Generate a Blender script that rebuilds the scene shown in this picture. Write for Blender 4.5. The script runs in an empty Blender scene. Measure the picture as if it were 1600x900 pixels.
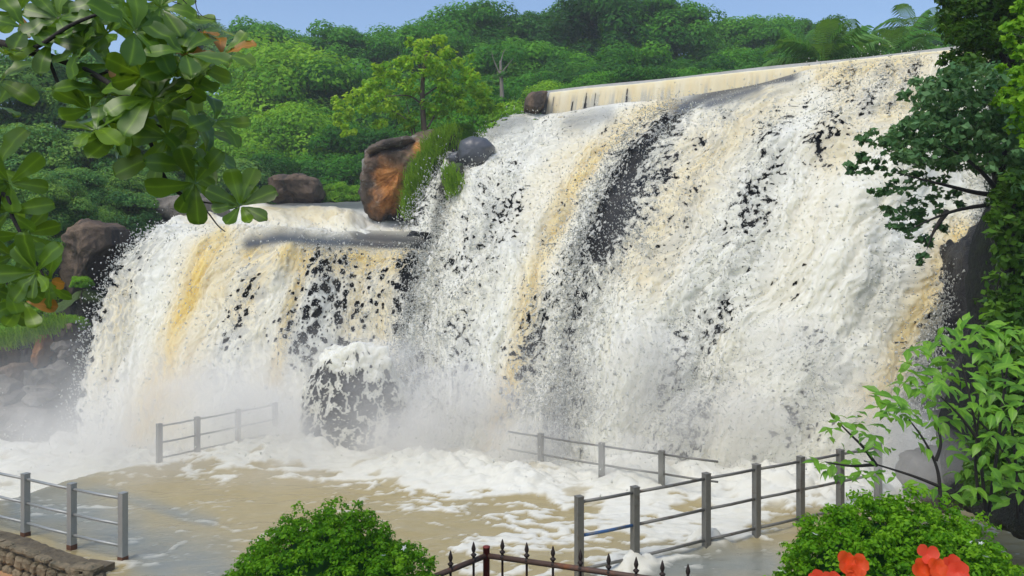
import bpy, math, random
import numpy as np
from mathutils import Vector, Matrix

# ------------------------------------------------------------------ camera, sky, sun, exposure
scene = bpy.context.scene
EYE, FPX, HOR = 4.8, 1200.0, 400.0          # eye height (m), focal length (px of a 1600 px wide picture), horizon row
cam_data = bpy.data.cameras.new('camera'); cam = bpy.data.objects.new('camera', cam_data)
scene.collection.objects.link(cam); scene.camera = cam
cam.location = (0, 0, EYE); cam.rotation_euler = (math.radians(90), 0, 0)
cam_data.sensor_width = 36.0; cam_data.lens = 36.0 * FPX / 1600.0
cam_data.shift_y = -(450.0 - HOR) / 1600.0
cam_data.clip_start = 0.05; cam_data.clip_end = 3000

SUN_EL, SUN_AZ = math.radians(58), math.radians(215)     # azimuth clockwise from +Y: behind the camera, to its left
world = bpy.data.worlds.new('World'); scene.world = world; world.use_nodes = True
wn = world.node_tree; wn.nodes.clear()
sky = wn.nodes.new('ShaderNodeTexSky'); sky.sky_type = 'NISHITA'; sky.sun_disc = False
sky.sun_elevation = SUN_EL; sky.sun_rotation = SUN_AZ
sky.air_density = 1.0; sky.dust_density = 2.0; sky.ozone_density = 3.0
bg = wn.nodes.new('ShaderNodeBackground'); bg.inputs['Strength'].default_value = 0.15
wo = wn.nodes.new('ShaderNodeOutputWorld')
wn.links.new(sky.outputs[0], bg.inputs[0]); wn.links.new(bg.outputs[0], wo.inputs[0])
sun_data = bpy.data.lights.new('sun', 'SUN'); sun_data.energy = 1.3; sun_data.angle = math.radians(24)
sun_data.color = (1.0, 0.945, 0.83)
sun = bpy.data.objects.new('sun', sun_data); scene.collection.objects.link(sun)
d = Vector((math.sin(SUN_AZ) * math.cos(SUN_EL), math.cos(SUN_AZ) * math.cos(SUN_EL), math.sin(SUN_EL)))
sun.rotation_euler = d.to_track_quat('Z', 'Y').to_euler(); sun.location = d * 60
scene.view_settings.view_transform = 'Standard'; scene.view_settings.look = 'None'
scene.view_settings.gamma = 1.0; scene.view_settings.use_curve_mapping = False
scene.view_settings.exposure = 0.40
scene.render.engine = 'CYCLES'
scene.cycles.use_denoising = True
scene.cycles.max_bounces = 6; scene.cycles.diffuse_bounces = 3; scene.cycles.glossy_bounces = 2
scene.cycles.transmission_bounces = 4; scene.cycles.volume_bounces = 3; scene.cycles.transparent_max_bounces = 6
scene.cycles.caustics_reflective = False; scene.cycles.caustics_refractive = False

# ------------------------------------------------------------------ helpers
rng = np.random.default_rng(7)
random.seed(7)
COL = scene.collection

def P(u, v, Y):
    """world point seen at picture position (u, v) when it stands Y metres away"""
    return np.array([(u - 800.0) / FPX * Y, Y, EYE - (v - HOR) / FPX * Y])

def PV(a):
    a = np.asarray(a, float)
    return np.stack([(a[..., 0] - 800.0) / FPX * a[..., 2], a[..., 2], EYE - (a[..., 1] - HOR) / FPX * a[..., 2]], -1)

_pr = np.random.default_rng(11)
_perm = np.concatenate([_pr.permutation(256)] * 2).astype(np.int64)
_g = _pr.normal(size=(256, 3)); _g /= np.linalg.norm(_g, axis=1)[:, None]

def perlin(p):
    p = np.asarray(p, float)
    i = np.floor(p).astype(np.int64); f = p - i; i &= 255
    w = f * f * f * (f * (f * 6 - 15) + 10)
    out = np.zeros(p.shape[:-1])
    for a in (0, 1):
        for b in (0, 1):
            for c in (0, 1):
                h = _perm[(_perm[(_perm[(i[..., 0] + a) & 255] + i[..., 1] + b) & 255] + i[..., 2] + c) & 255]
                g = _g[h]
                dot = g[..., 0] * (f[..., 0] - a) + g[..., 1] * (f[..., 1] - b) + g[..., 2] * (f[..., 2] - c)
                out += dot * (w[..., 0] if a else 1 - w[..., 0]) * (w[..., 1] if b else 1 - w[..., 1]) * (w[..., 2] if c else 1 - w[..., 2])
    return out * 1.4

def fbm(p, octaves=4, gain=0.5, lac=2.03):
    s, a = 0, 1.0
    p = np.asarray(p, float)
    for o in range(octaves):
        s = s + a * perlin(p * lac ** o + 17.3 * o); a *= gain
    return s

def rank01(a):
    o = np.empty(a.size); o[np.argsort(a, axis=None)] = np.linspace(0, 1, a.size)
    return o.reshape(a.shape)

def worley(x, y, seed=0):
    ix, iy = np.floor(x).astype(int), np.floor(y).astype(int)
    best = np.full(x.shape, 9.0)
    for dx in (-1, 0, 1):
        for dy in (-1, 0, 1):
            cx, cy = ix + dx, iy + dy
            h = _perm[(_perm[(cx + seed) & 255] + cy) & 255]
            h2 = _perm[(h + 71) & 255]
            best = np.minimum(best, np.hypot(cx + h / 255.0 - x, cy + h2 / 255.0 - y))
    return best

def link(o, parent=None):
    COL.objects.link(o)
    if parent is not None: o.parent = parent
    return o

def tag(o, label=None, cat=None, group=None, kind=None):
    if label: o['label'] = label
    if cat: o['category'] = cat
    if group: o['group'] = group
    if kind: o['kind'] = kind
    return o

def empty(name, loc, label=None, cat=None, group=None, rz=0.0):
    o = bpy.data.objects.new(name, None); o.location = loc; o.rotation_euler = (0, 0, rz)
    o.empty_display_size = 0.1
    link(o); tag(o, label, cat, group)
    return o

def mesh_np(name, V, F, mat=None, smooth=False, attrs=None, matidx=None):
    """F is an (n, k) int array, or a list of such arrays"""
    V = np.asarray(V, float)
    Fs = F if isinstance(F, list) else [F]
    Fs = [np.asarray(f, np.int32) for f in Fs if len(f)]
    me = bpy.data.meshes.new(name)
    me.vertices.add(len(V)); me.vertices.foreach_set('co', V.astype(np.float32).ravel())
    tot = np.concatenate([np.full(len(f), f.shape[1], np.int32) for f in Fs])
    idx = np.concatenate([f.ravel() for f in Fs])
    me.loops.add(len(idx)); me.loops.foreach_set('vertex_index', idx)
    me.polygons.add(len(tot))
    st = np.zeros(len(tot), np.int32); st[1:] = np.cumsum(tot)[:-1]
    me.polygons.foreach_set('loop_start', st); me.polygons.foreach_set('loop_total', tot)
    me.polygons.foreach_set('use_smooth', np.full(len(tot), bool(smooth)))
    for m in (mat if isinstance(mat, (list, tuple)) else [mat]):
        if m: me.materials.append(m)
    if matidx is not None: me.polygons.foreach_set('material_index', np.asarray(matidx, np.int32))
    me.update(calc_edges=True)
    for k, a in (attrs or {}).items():
        at = me.attributes.new(k, 'FLOAT', 'POINT'); at.data.foreach_set('value', np.asarray(a, np.float32).ravel())
    me.validate()
    return me

def ob(name, me, parent=None, **kw):
    o = bpy.data.objects.new(name, me); link(o, parent); tag(o, **kw)
    return o

class MB:
    """collects small solids into one mesh"""
    def __init__(s): s.v, s.f, s.n = [], {}, 0
    def add(s, V, F):
        for f in F:
            s.f.setdefault(len(f), []).append([i + s.n for i in f])
        s.v.append(np.asarray(V, float)); s.n += len(V)
    def box(s, c, h, M=None, j=0.0):
        V = np.array([[x, y, z] for x in (-1, 1) for y in (-1, 1) for z in (-1, 1)], float) * np.asarray(h)
        if M is not None: V = V @ np.asarray(M).T
        s.add(V + np.asarray(c), [(0, 1, 3, 2), (4, 6, 7, 5), (0, 4, 5, 1), (2, 3, 7, 6), (0, 2, 6, 4), (1, 5, 7, 3)])
    def tube(s, pts, r, n=7, caps=True):
        pts = np.asarray(pts, float); r = np.broadcast_to(np.asarray(r, float), (len(pts),))
        t = np.gradient(pts, axis=0); t /= np.linalg.norm(t, axis=1)[:, None] + 1e-9
        ref = np.array([0, 0, 1.0]) if abs(t[0][2]) < 0.9 else np.array([1.0, 0, 0])
        a = np.cross(t, ref); a /= np.linalg.norm(a, axis=1)[:, None] + 1e-9
        b = np.cross(a, t)
        th = np.arange(n) * 2 * math.pi / n
        V = (pts[:, None] + r[:, None, None] * (np.cos(th)[None, :, None] * a[:, None] + np.sin(th)[None, :, None] * b[:, None])).reshape(-1, 3)
        F = [(k * n + i, k * n + (i + 1) % n, (k + 1) * n + (i + 1) % n, (k + 1) * n + i) for k in range(len(pts) - 1) for i in range(n)]
        s.add(V, F)
        if caps:
            s.f.setdefault(n, []).append([s.n - len(V) + i for i in range(n)][::-1])
            s.f.setdefault(n, []).append([s.n - n + i for i in range(n)])
    def lathe(s, prof, n=10, M=None, c=(0, 0, 0)):
        th = np.arange(n) * 2 * math.pi / n
        V = np.array([[r * math.cos(a), r * math.sin(a), z] for r, z in prof for a in th])
        if M is not None: V = V @ np.asarray(M).T
        F = [(k * n + i, k * n + (i + 1) % n, (k + 1) * n + (i + 1) % n, (k + 1) * n + i) for k in range(len(prof) - 1) for i in range(n)]
        s.add(V + np.asarray(c), F)
    def mesh(s, name, mat, smooth=False):
        return mesh_np(name, np.concatenate(s.v), [np.array(f) for f in s.f.values()], mat, smooth)

def smooth_path(pts, n):
    pts = np.asarray(pts, float)
    return interp_matrix(len(pts), n) @ pts

def interp_matrix(k, n):
    """Catmull-Rom weights that resample k control points to n"""
    W = np.zeros((n, k)); t = np.linspace(0, k - 1, n)
    for r, x in enumerate(t):
        i = min(int(x), k - 2); f = x - i
        w = (-.5 * f**3 + f**2 - .5 * f, 1.5 * f**3 - 2.5 * f**2 + 1, -1.5 * f**3 + 2 * f**2 + .5 * f, .5 * f**3 - .5 * f**2)
        for q, ww in zip((i - 1, i, i + 1, i + 2), w): W[r, min(max(q, 0), k - 1)] += ww
    return W

def grid_faces(n, m):
    i = np.arange(n - 1)[:, None] * m + np.arange(m - 1)[None]
    return np.stack([i, i + m, i + m + 1, i + 1], -1).reshape(-1, 4)

# ------------------------------------------------------------------ materials
def nmat(name):
    m = bpy.data.materials.new(name); m.use_nodes = True
    nt = m.node_tree; nt.nodes.clear()
    out = nt.nodes.new('ShaderNodeOutputMaterial')
    return m, nt, out

def nd(nt, typ, ins=None, **props):
    n = nt.nodes.new('ShaderNode' + typ)
    for k, v in props.items(): setattr(n, k, v)
    for k, v in (ins or {}).items():
        s = n.inputs[k]
        if hasattr(v, 'is_output') or isinstance(v, bpy.types.NodeSocket): nt.links.new(v, s)
        else: s.default_value = v
    return n

def c4(c): return (c[0], c[1], c[2], 1.0)

def ramp(nt, fac, stops):
    r = nd(nt, 'ValToRGB', {'Fac': fac}); e = r.color_ramp.elements
    while len(e) < len(stops): e.new(0.5)
    for k, (p, c) in enumerate(stops): e[k].position = p; e[k].color = c4(c) if len(c) == 3 else c
    return r.outputs['Color']

def mixc(nt, fac, a, b, blend='MIX'):
    m = nd(nt, 'Mix', data_type='RGBA', blend_type=blend)
    for s, v in ((m.inputs[0], fac), (m.inputs[6], a), (m.inputs[7], b)):
        if isinstance(v, bpy.types.NodeSocket): nt.links.new(v, s)
        elif isinstance(v, (int, float)): s.default_value = v
        else: s.default_value = c4(v)
    return m.outputs[2]

def noise(nt, scale, detail=4, rough=0.55, vec=None, coord='Object', stretch=None):
    tc = nd(nt, 'TexCoord').outputs[coord] if vec is None else vec
    if stretch is not None:
        tc = nd(nt, 'Mapping', {'Vector': tc, 'Scale': stretch}).outputs[0]
    return nd(nt, 'TexNoise', {'Vector': tc, 'Scale': scale, 'Detail': detail, 'Roughness': rough}).outputs['Fac']

def math_(nt, op, a, b=None, clamp=False):
    m = nd(nt, 'Math', operation=op, use_clamp=clamp)
    for s, v in ((m.inputs[0], a), (m.inputs[1], b)):
        if v is None: continue
        if isinstance(v, bpy.types.NodeSocket): nt.links.new(v, s)
        else: s.default_value = v
    return m.outputs[0]

def attr(nt, name): return nd(nt, 'Attribute', attribute_name=name).outputs['Fac']

def rock_mat(name, stops, scale=1.2, rough=(0.6, 0.9), bump=0.35, moss=None, streak=None, spots=None):
    m, nt, out = nmat(name)
    n1 = noise(nt, scale, 6, 0.62); n2 = noise(nt, scale * 6, 5, 0.65); n3 = noise(nt, scale * 25, 3, 0.6)
    f = math_(nt, 'ADD', math_(nt, 'MULTIPLY', n1, 0.65), math_(nt, 'MULTIPLY', n2, 0.35))
    col = ramp(nt, f, stops)
    if streak:
        s = noise(nt, 1.6, 4, 0.6, stretch=(1, 1, 0.22))
        sf = nd(nt, 'MapRange', {'Value': s, 'From Min': 0.52, 'From Max': 0.62}).outputs[0]
        col = mixc(nt, math_(nt, 'MULTIPLY', sf, 0.8), col, streak)
    if spots:
        s = noise(nt, scale * 3.2, 5, 0.7)
        sf = nd(nt, 'MapRange', {'Value': s, 'From Min': 0.56, 'From Max': 0.63}).outputs[0]
        col = mixc(nt, math_(nt, 'MULTIPLY', sf, 0.75), col, spots)
    if moss:
        g = nd(nt, 'NewGeometry'); z = nd(nt, 'SeparateXYZ', {'Vector': g.outputs['Normal']}).outputs['Z']
        mf = math_(nt, 'ADD', z, math_(nt, 'SUBTRACT', n1, 0.5))
        mf = nd(nt, 'MapRange', {'Value': mf, 'From Min': 0.25, 'From Max': 0.6}).outputs[0]
        col = mixc(nt, mf, col, mixc(nt, n2, moss, [c * 2.2 for c in moss]))
    r = nd(nt, 'MapRange', {'Value': n2, 'To Min': rough[0], 'To Max': rough[1]}).outputs[0]
    h = math_(nt, 'ADD', math_(nt, 'MULTIPLY', n1, 2.0), math_(nt, 'ADD', n2, math_(nt, 'MULTIPLY', n3, 0.35)))
    b = nd(nt, 'Bump', {'Height': h, 'Strength': bump, 'Distance': 0.25}).outputs[0]
    p = nd(nt, 'BsdfPrincipled', {'Base Color': col, 'Roughness': r, 'Normal': b})
    nt.links.new(p.outputs[0], out.inputs[0])
    return m

M_ROCK_WET = rock_mat('wet_black_rock', [(0.3, (.010, .011, .012)), (0.5, (.030, .030, .029)), (0.68, (.095, .09, .078))], 0.8, (0.45, 0.75), 0.6)
M_ROCK_GLOSS = rock_mat('glistening_black_rock', [(0.3, (.010, .011, .012)), (0.5, (.030, .030, .029)), (0.68, (.085, .082, .072))], 1.7, (0.2, 0.5), 1.0, streak=(.09, .09, .085))
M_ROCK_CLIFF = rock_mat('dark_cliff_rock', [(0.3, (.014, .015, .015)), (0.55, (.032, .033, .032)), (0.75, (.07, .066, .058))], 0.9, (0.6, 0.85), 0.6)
M_ROCK_BROWN = rock_mat('brown_sandstone', [(0.3, (.05, .033, .022)), (0.5, (.13, .088, .055)), (0.7, (.25, .175, .115))], 0.55, (0.65, 0.95), 0.35, streak=(.035, .028, .022))
M_ROCK_ORANGE = rock_mat('orange_sandstone', [(0.3, (.16, .055, .014)), (0.5, (.36, .135, .032)), (0.72, (.46, .21, .07))], 0.7, (0.7, 0.95), 0.3)
M_ROCK_LICHEN = rock_mat('lichen_rock', [(0.3, (.045, .036, .03)), (0.5, (.115, .085, .06)), (0.7, (.2, .15, .105))], 0.8, (0.7, 0.95), 0.4, spots=(.3, .31, .27), streak=(.03, .025, .02))
M_ROCK_GREY = rock_mat('grey_brown_rock', [(0.3, (.05, .045, .036)), (0.5, (.14, .122, .098)), (0.7, (.27, .24, .195))], 0.8, (0.5, 0.85), 0.4)
M_ROCK_MOSS = rock_mat('mossy_rock', [(0.3, (.02, .02, .014)), (0.5, (.05, .045, .03)), (0.7, (.1, .08, .05))], 0.9, (0.6, 0.9), 0.5, moss=(.03, .055, .008))
M_ROCK_CREEP = rock_mat('creeper_bank', [(0.3, (.006, .007, .004)), (0.5, (.016, .018, .008)), (0.7, (.035, .05, .012))], 1.6, (0.8, 1.0), 0.8)
M_ROCK_SLATE = rock_mat('smooth_grey_rock', [(0.3, (.06, .062, .07)), (0.6, (.1, .105, .115)), (0.8, (.14, .145, .155))], 0.6, (0.3, 0.45), 0.12)
M_SOIL = rock_mat('dark_soil', [(0.3, (.012, .010, .006)), (0.55, (.035, .028, .018)), (0.75, (.06, .05, .03))], 1.5, (0.8, 1.0), 0.5)
M_GROUND = rock_mat('forest_floor', [(0.3, (.012, .022, .008)), (0.55, (.03, .05, .015)), (0.75, (.06, .075, .03))], 0.5, (0.8, 1.0), 0.5)
M_PATH = rock_mat('orange_earth', [(0.3, (.3, .15, .06)), (0.55, (.48, .27, .12)), (0.75, (.55, .35, .18))], 2.0, (0.8, 1.0), 0.3)
M_WALLSTONE = rock_mat('wall_stone', [(0.3, (.07, .06, .03)), (0.5, (.17, .135, .075)), (0.7, (.36, .28, .17))], 2.2, (0.6, 0.9), 0.4, spots=(.035, .04, .018))
M_MORTAR = rock_mat('wall_mortar', [(0.3, (.05, .042, .025)), (0.55, (.17, .135, .08)), (0.75, (.32, .25, .15))], 2.5, (0.7, 0.95), 0.5)
M_CONCRETE = rock_mat('wet_concrete', [(0.3, (.16, .155, .14)), (0.55, (.26, .25, .23)), (0.75, (.36, .35, .33))], 1.0, (0.35, 0.6), 0.15)

def water_mat(name):
    m, nt, out = nmat(name)
    silt, clear, thin = attr(nt, 'silt'), attr(nt, 'clear'), attr(nt, 'thin')
    flow = nd(nt, 'CombineXYZ', {'X': attr(nt, 'fs'), 'Y': attr(nt, 'ft'), 'Z': 0.0}).outputs[0]
    n1 = noise(nt, 1.0, 5, 0.6, vec=flow, stretch=(1.6, .45, 1)); n2 = noise(nt, 1.0, 4, 0.65, vec=flow, stretch=(9.0, 3.6, 1))
    white = mixc(nt, n1, (.79, .79, .71), (.66, .635, .49))
    tan = mixc(nt, n2, (.70, .46, .09), (.64, .53, .24))
    col = mixc(nt, silt, white, tan)
    col = mixc(nt, thin, col, mixc(nt, n2, (.30, .30, .26), (.52, .51, .44)))
    dark = mixc(nt, n1, (.035, .042, .05), (.10, .108, .115))
    col = mixc(nt, clear, col, dark)
    r = nd(nt, 'MapRange', {'Value': clear, 'To Min': 0.7, 'To Max': 0.34}).outputs[0]
    b = nd(nt, 'Bump', {'Height': n2, 'Strength': nd(nt, 'MapRange', {'Value': clear, 'To Min': 0.22, 'To Max': 0.02}).outputs[0], 'Distance': 0.06}).outputs[0]
    sw = nd(nt, 'MapRange', {'Value': math_(nt, 'MAXIMUM', clear, thin), 'To Min': 1.0, 'To Max': 0.0}).outputs[0]
    p = nd(nt, 'BsdfPrincipled', {'Base Color': col, 'Roughness': r, 'Normal': b, 'Specular IOR Level': nd(nt, 'MapRange', {'Value': clear, 'To Min': 0.3, 'To Max': 0.10}).outputs[0], 'Subsurface Weight': sw, 'Subsurface Radius': (1, 1, .9), 'Subsurface Scale': 0.36})
    nt.links.new(p.outputs[0], out.inputs[0])
    return m
M_WATER = water_mat('falling_water')
def spray_mat():
    m, nt, out = nmat('spray_drops')
    dfs = nd(nt, 'BsdfDiffuse', {'Color': (.80, .80, .74, 1)}); tr = nd(nt, 'BsdfTranslucent', {'Color': (.80, .80, .74, 1)})
    mx = nd(nt, 'MixShader', {0: 0.5, 1: dfs.outputs[0], 2: tr.outputs[0]}); nt.links.new(mx.outputs[0], out.inputs[0]); return m
M_SPRAY = spray_mat()

def pool_mat():
    m, nt, out = nmat('pool_water')
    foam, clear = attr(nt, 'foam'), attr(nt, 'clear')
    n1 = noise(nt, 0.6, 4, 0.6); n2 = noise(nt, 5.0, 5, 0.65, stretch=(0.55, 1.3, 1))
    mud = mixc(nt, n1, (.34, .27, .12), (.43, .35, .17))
    grey = mixc(nt, n1, (.20, .225, .20), (.27, .27, .22))  # sky reflected in the smoother water, put into the colour as grey
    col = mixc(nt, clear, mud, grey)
    fo = mixc(nt, n2, (.78, .78, .71), (.68, .645, .50))
    col = mixc(nt, foam, col, fo)
    r = nd(nt, 'MapRange', {'Value': foam, 'To Min': 0.2, 'To Max': 0.7}).outputs[0]
    b = nd(nt, 'Bump', {'Height': n2, 'Strength': 0.3, 'Distance': 0.08}).outputs[0]
    p = nd(nt, 'BsdfPrincipled', {'Base Color': col, 'Roughness': r, 'Normal': b, 'Specular IOR Level': 0.5})
    nt.links.new(p.outputs[0], out.inputs[0])
    return m
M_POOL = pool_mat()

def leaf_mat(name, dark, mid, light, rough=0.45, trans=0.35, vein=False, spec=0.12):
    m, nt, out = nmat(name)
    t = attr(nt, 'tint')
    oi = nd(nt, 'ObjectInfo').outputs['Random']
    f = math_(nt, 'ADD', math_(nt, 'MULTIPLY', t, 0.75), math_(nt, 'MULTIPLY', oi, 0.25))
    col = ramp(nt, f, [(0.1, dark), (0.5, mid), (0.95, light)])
    if vein:
        n = noise(nt, 14, 3)
        col = mixc(nt, math_(nt, 'MULTIPLY', n, 0.22), col, [min(1, c * 1.8) for c in light])
        rb = math_(nt, 'POWER', attr(nt, 'rib'), 9.0)
        col = mixc(nt, math_(nt, 'MULTIPLY', rb, 0.55), col, [min(1, c * 1.7) for c in light]); spec = 0.45
    p = nd(nt, 'BsdfPrincipled', {'Base Color': col, 'Roughness': rough, 'Specular IOR Level': spec})
    tr = nd(nt, 'BsdfTranslucent', {'Color': mixc(nt, 0.5, col, [min(1, light[0] * 1.8), min(1, light[1] * 1.7), light[2] * 0.7])})
    mx = nd(nt, 'MixShader', {0: trans, 1: p.outputs[0], 2: tr.outputs[0]})
    nt.links.new(mx.outputs[0], out.inputs[0])
    return m
M_LEAF_FOREST = leaf_mat('forest_leaf', (.022, .105, .010), (.060, .235, .016), (.15, .38, .024), 0.5)
M_LEAF_BRIGHT = leaf_mat('bright_leaf', (.065, .21, .010), (.17, .38, .018), (.31, .53, .03), 0.5)
M_LEAF_DEEP = leaf_mat('deep_green_leaf', (.014, .070, .010), (.036, .155, .016), (.09, .26, .02), 0.5)
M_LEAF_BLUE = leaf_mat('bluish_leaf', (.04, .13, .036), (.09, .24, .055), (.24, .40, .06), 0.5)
M_LEAF_YELLOW = leaf_mat('yellow_green_leaf', (.06, .20, .012), (.19, .42, .022), (.46, .64, .05), 0.45, 0.4)
M_LEAF_SMALL = leaf_mat('small_tree_leaf', (.028, .085, .030), (.075, .18, .06), (.17, .30, .12), 0.35, 0.25)
M_LEAF_SHRUB = leaf_mat('shrub_leaf', (.035, .14, .014), (.10, .28, .022), (.22, .42, .04), 0.4, 0.4, True)
M_LEAF_IVY = leaf_mat('creeper_leaf', (.014, .045, .006), (.045, .12, .012), (.12, .24, .025), 0.4, 0.25)
M_LEAF_BUSH = leaf_mat('bush_leaf', (.04, .15, .006), (.12, .31, .010), (.24, .46, .02), 0.45, 0.35)
M_LEAF_ALMOND = leaf_mat('almond_leaf', (.010, .036, .006), (.042, .12, .010), (.20, .33, .02), 0.32, 0.38, True)
M_LEAF_ALMOND_OLD = leaf_mat('turning_almond_leaf', (.16, .10, .01), (.32, .19, .02), (.45, .16, .04), 0.4, 0.4, True)
M_GRASS = leaf_mat('grass_blade', (.08, .18, .012), (.15, .30, .02), (.26, .42, .03), 0.5, 0.4)
M_PALM = leaf_mat('palm_leaf', (.035, .13, .016), (.08, .25, .028), (.21, .38, .05), 0.4, 0.3)

def bark_mat(name, a, b):
    m, nt, out = nmat(name)
    n1 = noise(nt, 9, 5, 0.65, stretch=(1, 1, 0.25)); n2 = noise(nt, 2.0, 3)
    col = mixc(nt, n1, a, b)
    bm = nd(nt, 'Bump', {'Height': n1, 'Strength': 0.5, 'Distance': 0.05}).outputs[0]
    p = nd(nt, 'BsdfPrincipled', {'Base Color': col, 'Roughness': 0.85, 'Normal': bm})
    nt.links.new(p.outputs[0], out.inputs[0]); return m
M_BARK_DARK = bark_mat('dark_bark', (.012, .010, .008), (.045, .036, .028))
M_BARK = bark_mat('brown_bark', (.045, .032, .022), (.15, .115, .08))
M_BARK_PALE = bark_mat('pale_bark', (.14, .12, .09), (.3, .27, .22))

def metal_mat(name, a, b, rust, rough=0.45, metallic=0.35, rustpos=0.62):
    m, nt, out = nmat(name)
    n1 = noise(nt, 3.5, 5, 0.7); n2 = noise(nt, 18, 4, 0.6)
    col = mixc(nt, n2, a, b)
    rf = nd(nt, 'MapRange', {'Value': n1, 'From Min': rustpos - 0.06, 'From Max': rustpos + 0.05}).outputs[0]
    col = mixc(nt, rf, col, rust)
    r = nd(nt, 'MapRange', {'Value': n2, 'To Min': rough - .08, 'To Max': rough + .2}).outputs[0]
    bm = nd(nt, 'Bump', {'Height': n2, 'Strength': 0.15, 'Distance': 0.01}).outputs[0]
    p = nd(nt, 'BsdfPrincipled', {'Base Color': col, 'Roughness': r, 'Metallic': metallic, 'Normal': bm})
    nt.links.new(p.outputs[0], out.inputs[0]); return m
M_STEEL = metal_mat('weathered_steel', (.15, .145, .125), (.24, .235, .205), (.13, .10, .07))
M_GALV = metal_mat('galvanised_steel', (.30, .31, .29), (.42, .43, .40), (.22, .20, .16), 0.4, 0.4, 0.68)
M_BLUE = metal_mat('blue_painted_steel', (.035, .10, .24), (.06, .15, .32), (.15, .145, .12), 0.4, 0.1, 0.56)
M_RUSTY = metal_mat('rusty_foot', (.10, .04, .02), (.16, .07, .03), (.07, .03, .015), 0.8, 0.0, 0.5)
M_RUST = metal_mat('rusty_brown_iron', (.06, .032, .022), (.14, .085, .06), (.23, .085, .03), 0.6, 0.1, 0.58)
M_RED = metal_mat('red_oxide_paint', (.17, .022, .014), (.24, .04, .025), (.06, .025, .018), 0.5, 0.0, 0.6)
M_IRON = metal_mat('dark_rusty_iron', (.018, .013, .011), (.05, .03, .022), (.13, .05, .025), 0.6, 0.2, 0.6)

def petal_mat(name, a, b):
    m, nt, out = nmat(name)
    n1 = noise(nt, 30, 3)
    col = mixc(nt, n1, a, b)
    p = nd(nt, 'BsdfPrincipled', {'Base Color': col, 'Roughness': 0.5})
    tr = nd(nt, 'BsdfTranslucent', {'Color': col})
    mx = nd(nt, 'MixShader', {0: 0.35, 1: p.outputs[0], 2: tr.outputs[0]})
    nt.links.new(mx.outputs[0], out.inputs[0]); return m
M_PETAL = petal_mat('orange_petal', (.84, .055, .004), (.90, .13, .012))
M_PETAL_RED = petal_mat('coral_petal', (.84, .045, .012), (.90, .11, .04))
M_WHITEFLOWER = petal_mat('white_petal', (.8, .82, .78), (.85, .85, .82))

# ------------------------------------------------------------------ water surfaces
def seg_dist(U, V, a, b):
    ax, ay = a; bx, by = b
    dx, dy = bx - ax, by - ay
    t = np.clip(((U - ax) * dx + (V - ay) * dy) / (dx * dx + dy * dy + 1e-9), 0, 1)
    return np.hypot(U - ax - t * dx, V - ay - t * dy)

def stroke(U, V, pts, w, s):
    d = np.full(U.shape, 1e9)
    for a, b in zip(pts[:-1], pts[1:]): d = np.minimum(d, seg_dist(U, V, a, b))
    return s * np.exp(-(d / w) ** 2)

def strokes(U, V, lst):
    o = np.zeros(U.shape)
    for pts, w, s in lst: o = np.maximum(o, stroke(U, V, pts, w, s))
    return o

def solve_line(uv, Yt, Yb, p=1.25):
    """flow line given by picture positions; depth follows a convex cascade profile from Yt down to Yb at z = 0"""
    u0, v0 = uv[0]; zt = EYE - (v0 - HOR) / FPX * Yt
    out = [(u0, v0, Yt)]
    for u, v in uv[1:]:
        lo, hi = Yb - 1.5, Yt
        for _ in range(50):
            Y = (lo + hi) / 2
            q = max(0.0, (Yt - Y) / (Yt - Yb)); z = zt * (1 - q ** p)
            if HOR + (EYE - z) * FPX / Y > v: lo = Y
            else: hi = Y
        out.append((u, v, (lo + hi) / 2))
    return out

def loft(ctrl, ns, nt):
    C = PV(ctrl)                                     # (L, K, 3)
    A, B = interp_matrix(C.shape[0], ns), interp_matrix(C.shape[1], nt)
    S = np.einsum('al,lkc,bk->abc', A, C, B)
    return S

def surf_frame(S):
    ds = np.gradient(S, axis=0); dt = np.gradient(S, axis=1)
    n = np.cross(dt, ds); n /= np.linalg.norm(n, axis=-1, keepdims=True) + 1e-9
    n *= np.sign(np.sum(n * (np.array([0, 0, EYE]) - S), -1).mean())
    ls = np.cumsum(np.linalg.norm(ds, axis=-1), 0).mean(1, keepdims=True) * np.ones(S.shape[:2])
    lt = np.cumsum(np.linalg.norm(dt, axis=-1), 1).mean(0, keepdims=True) * np.ones(S.shape[:2])
    return n, ls, lt

def proj(S):
    return 800 + S[..., 0] / S[..., 1] * FPX, HOR + (EYE - S[..., 2]) / S[..., 1] * FPX

DROPS = []      # spray drops gathered as (position, size)

def smin(a, lo, hi): return np.clip((a - lo) / (hi - lo), 0, 1) ** 2 * (3 - 2 * np.clip((a - lo) / (hi - lo), 0, 1))

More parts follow.
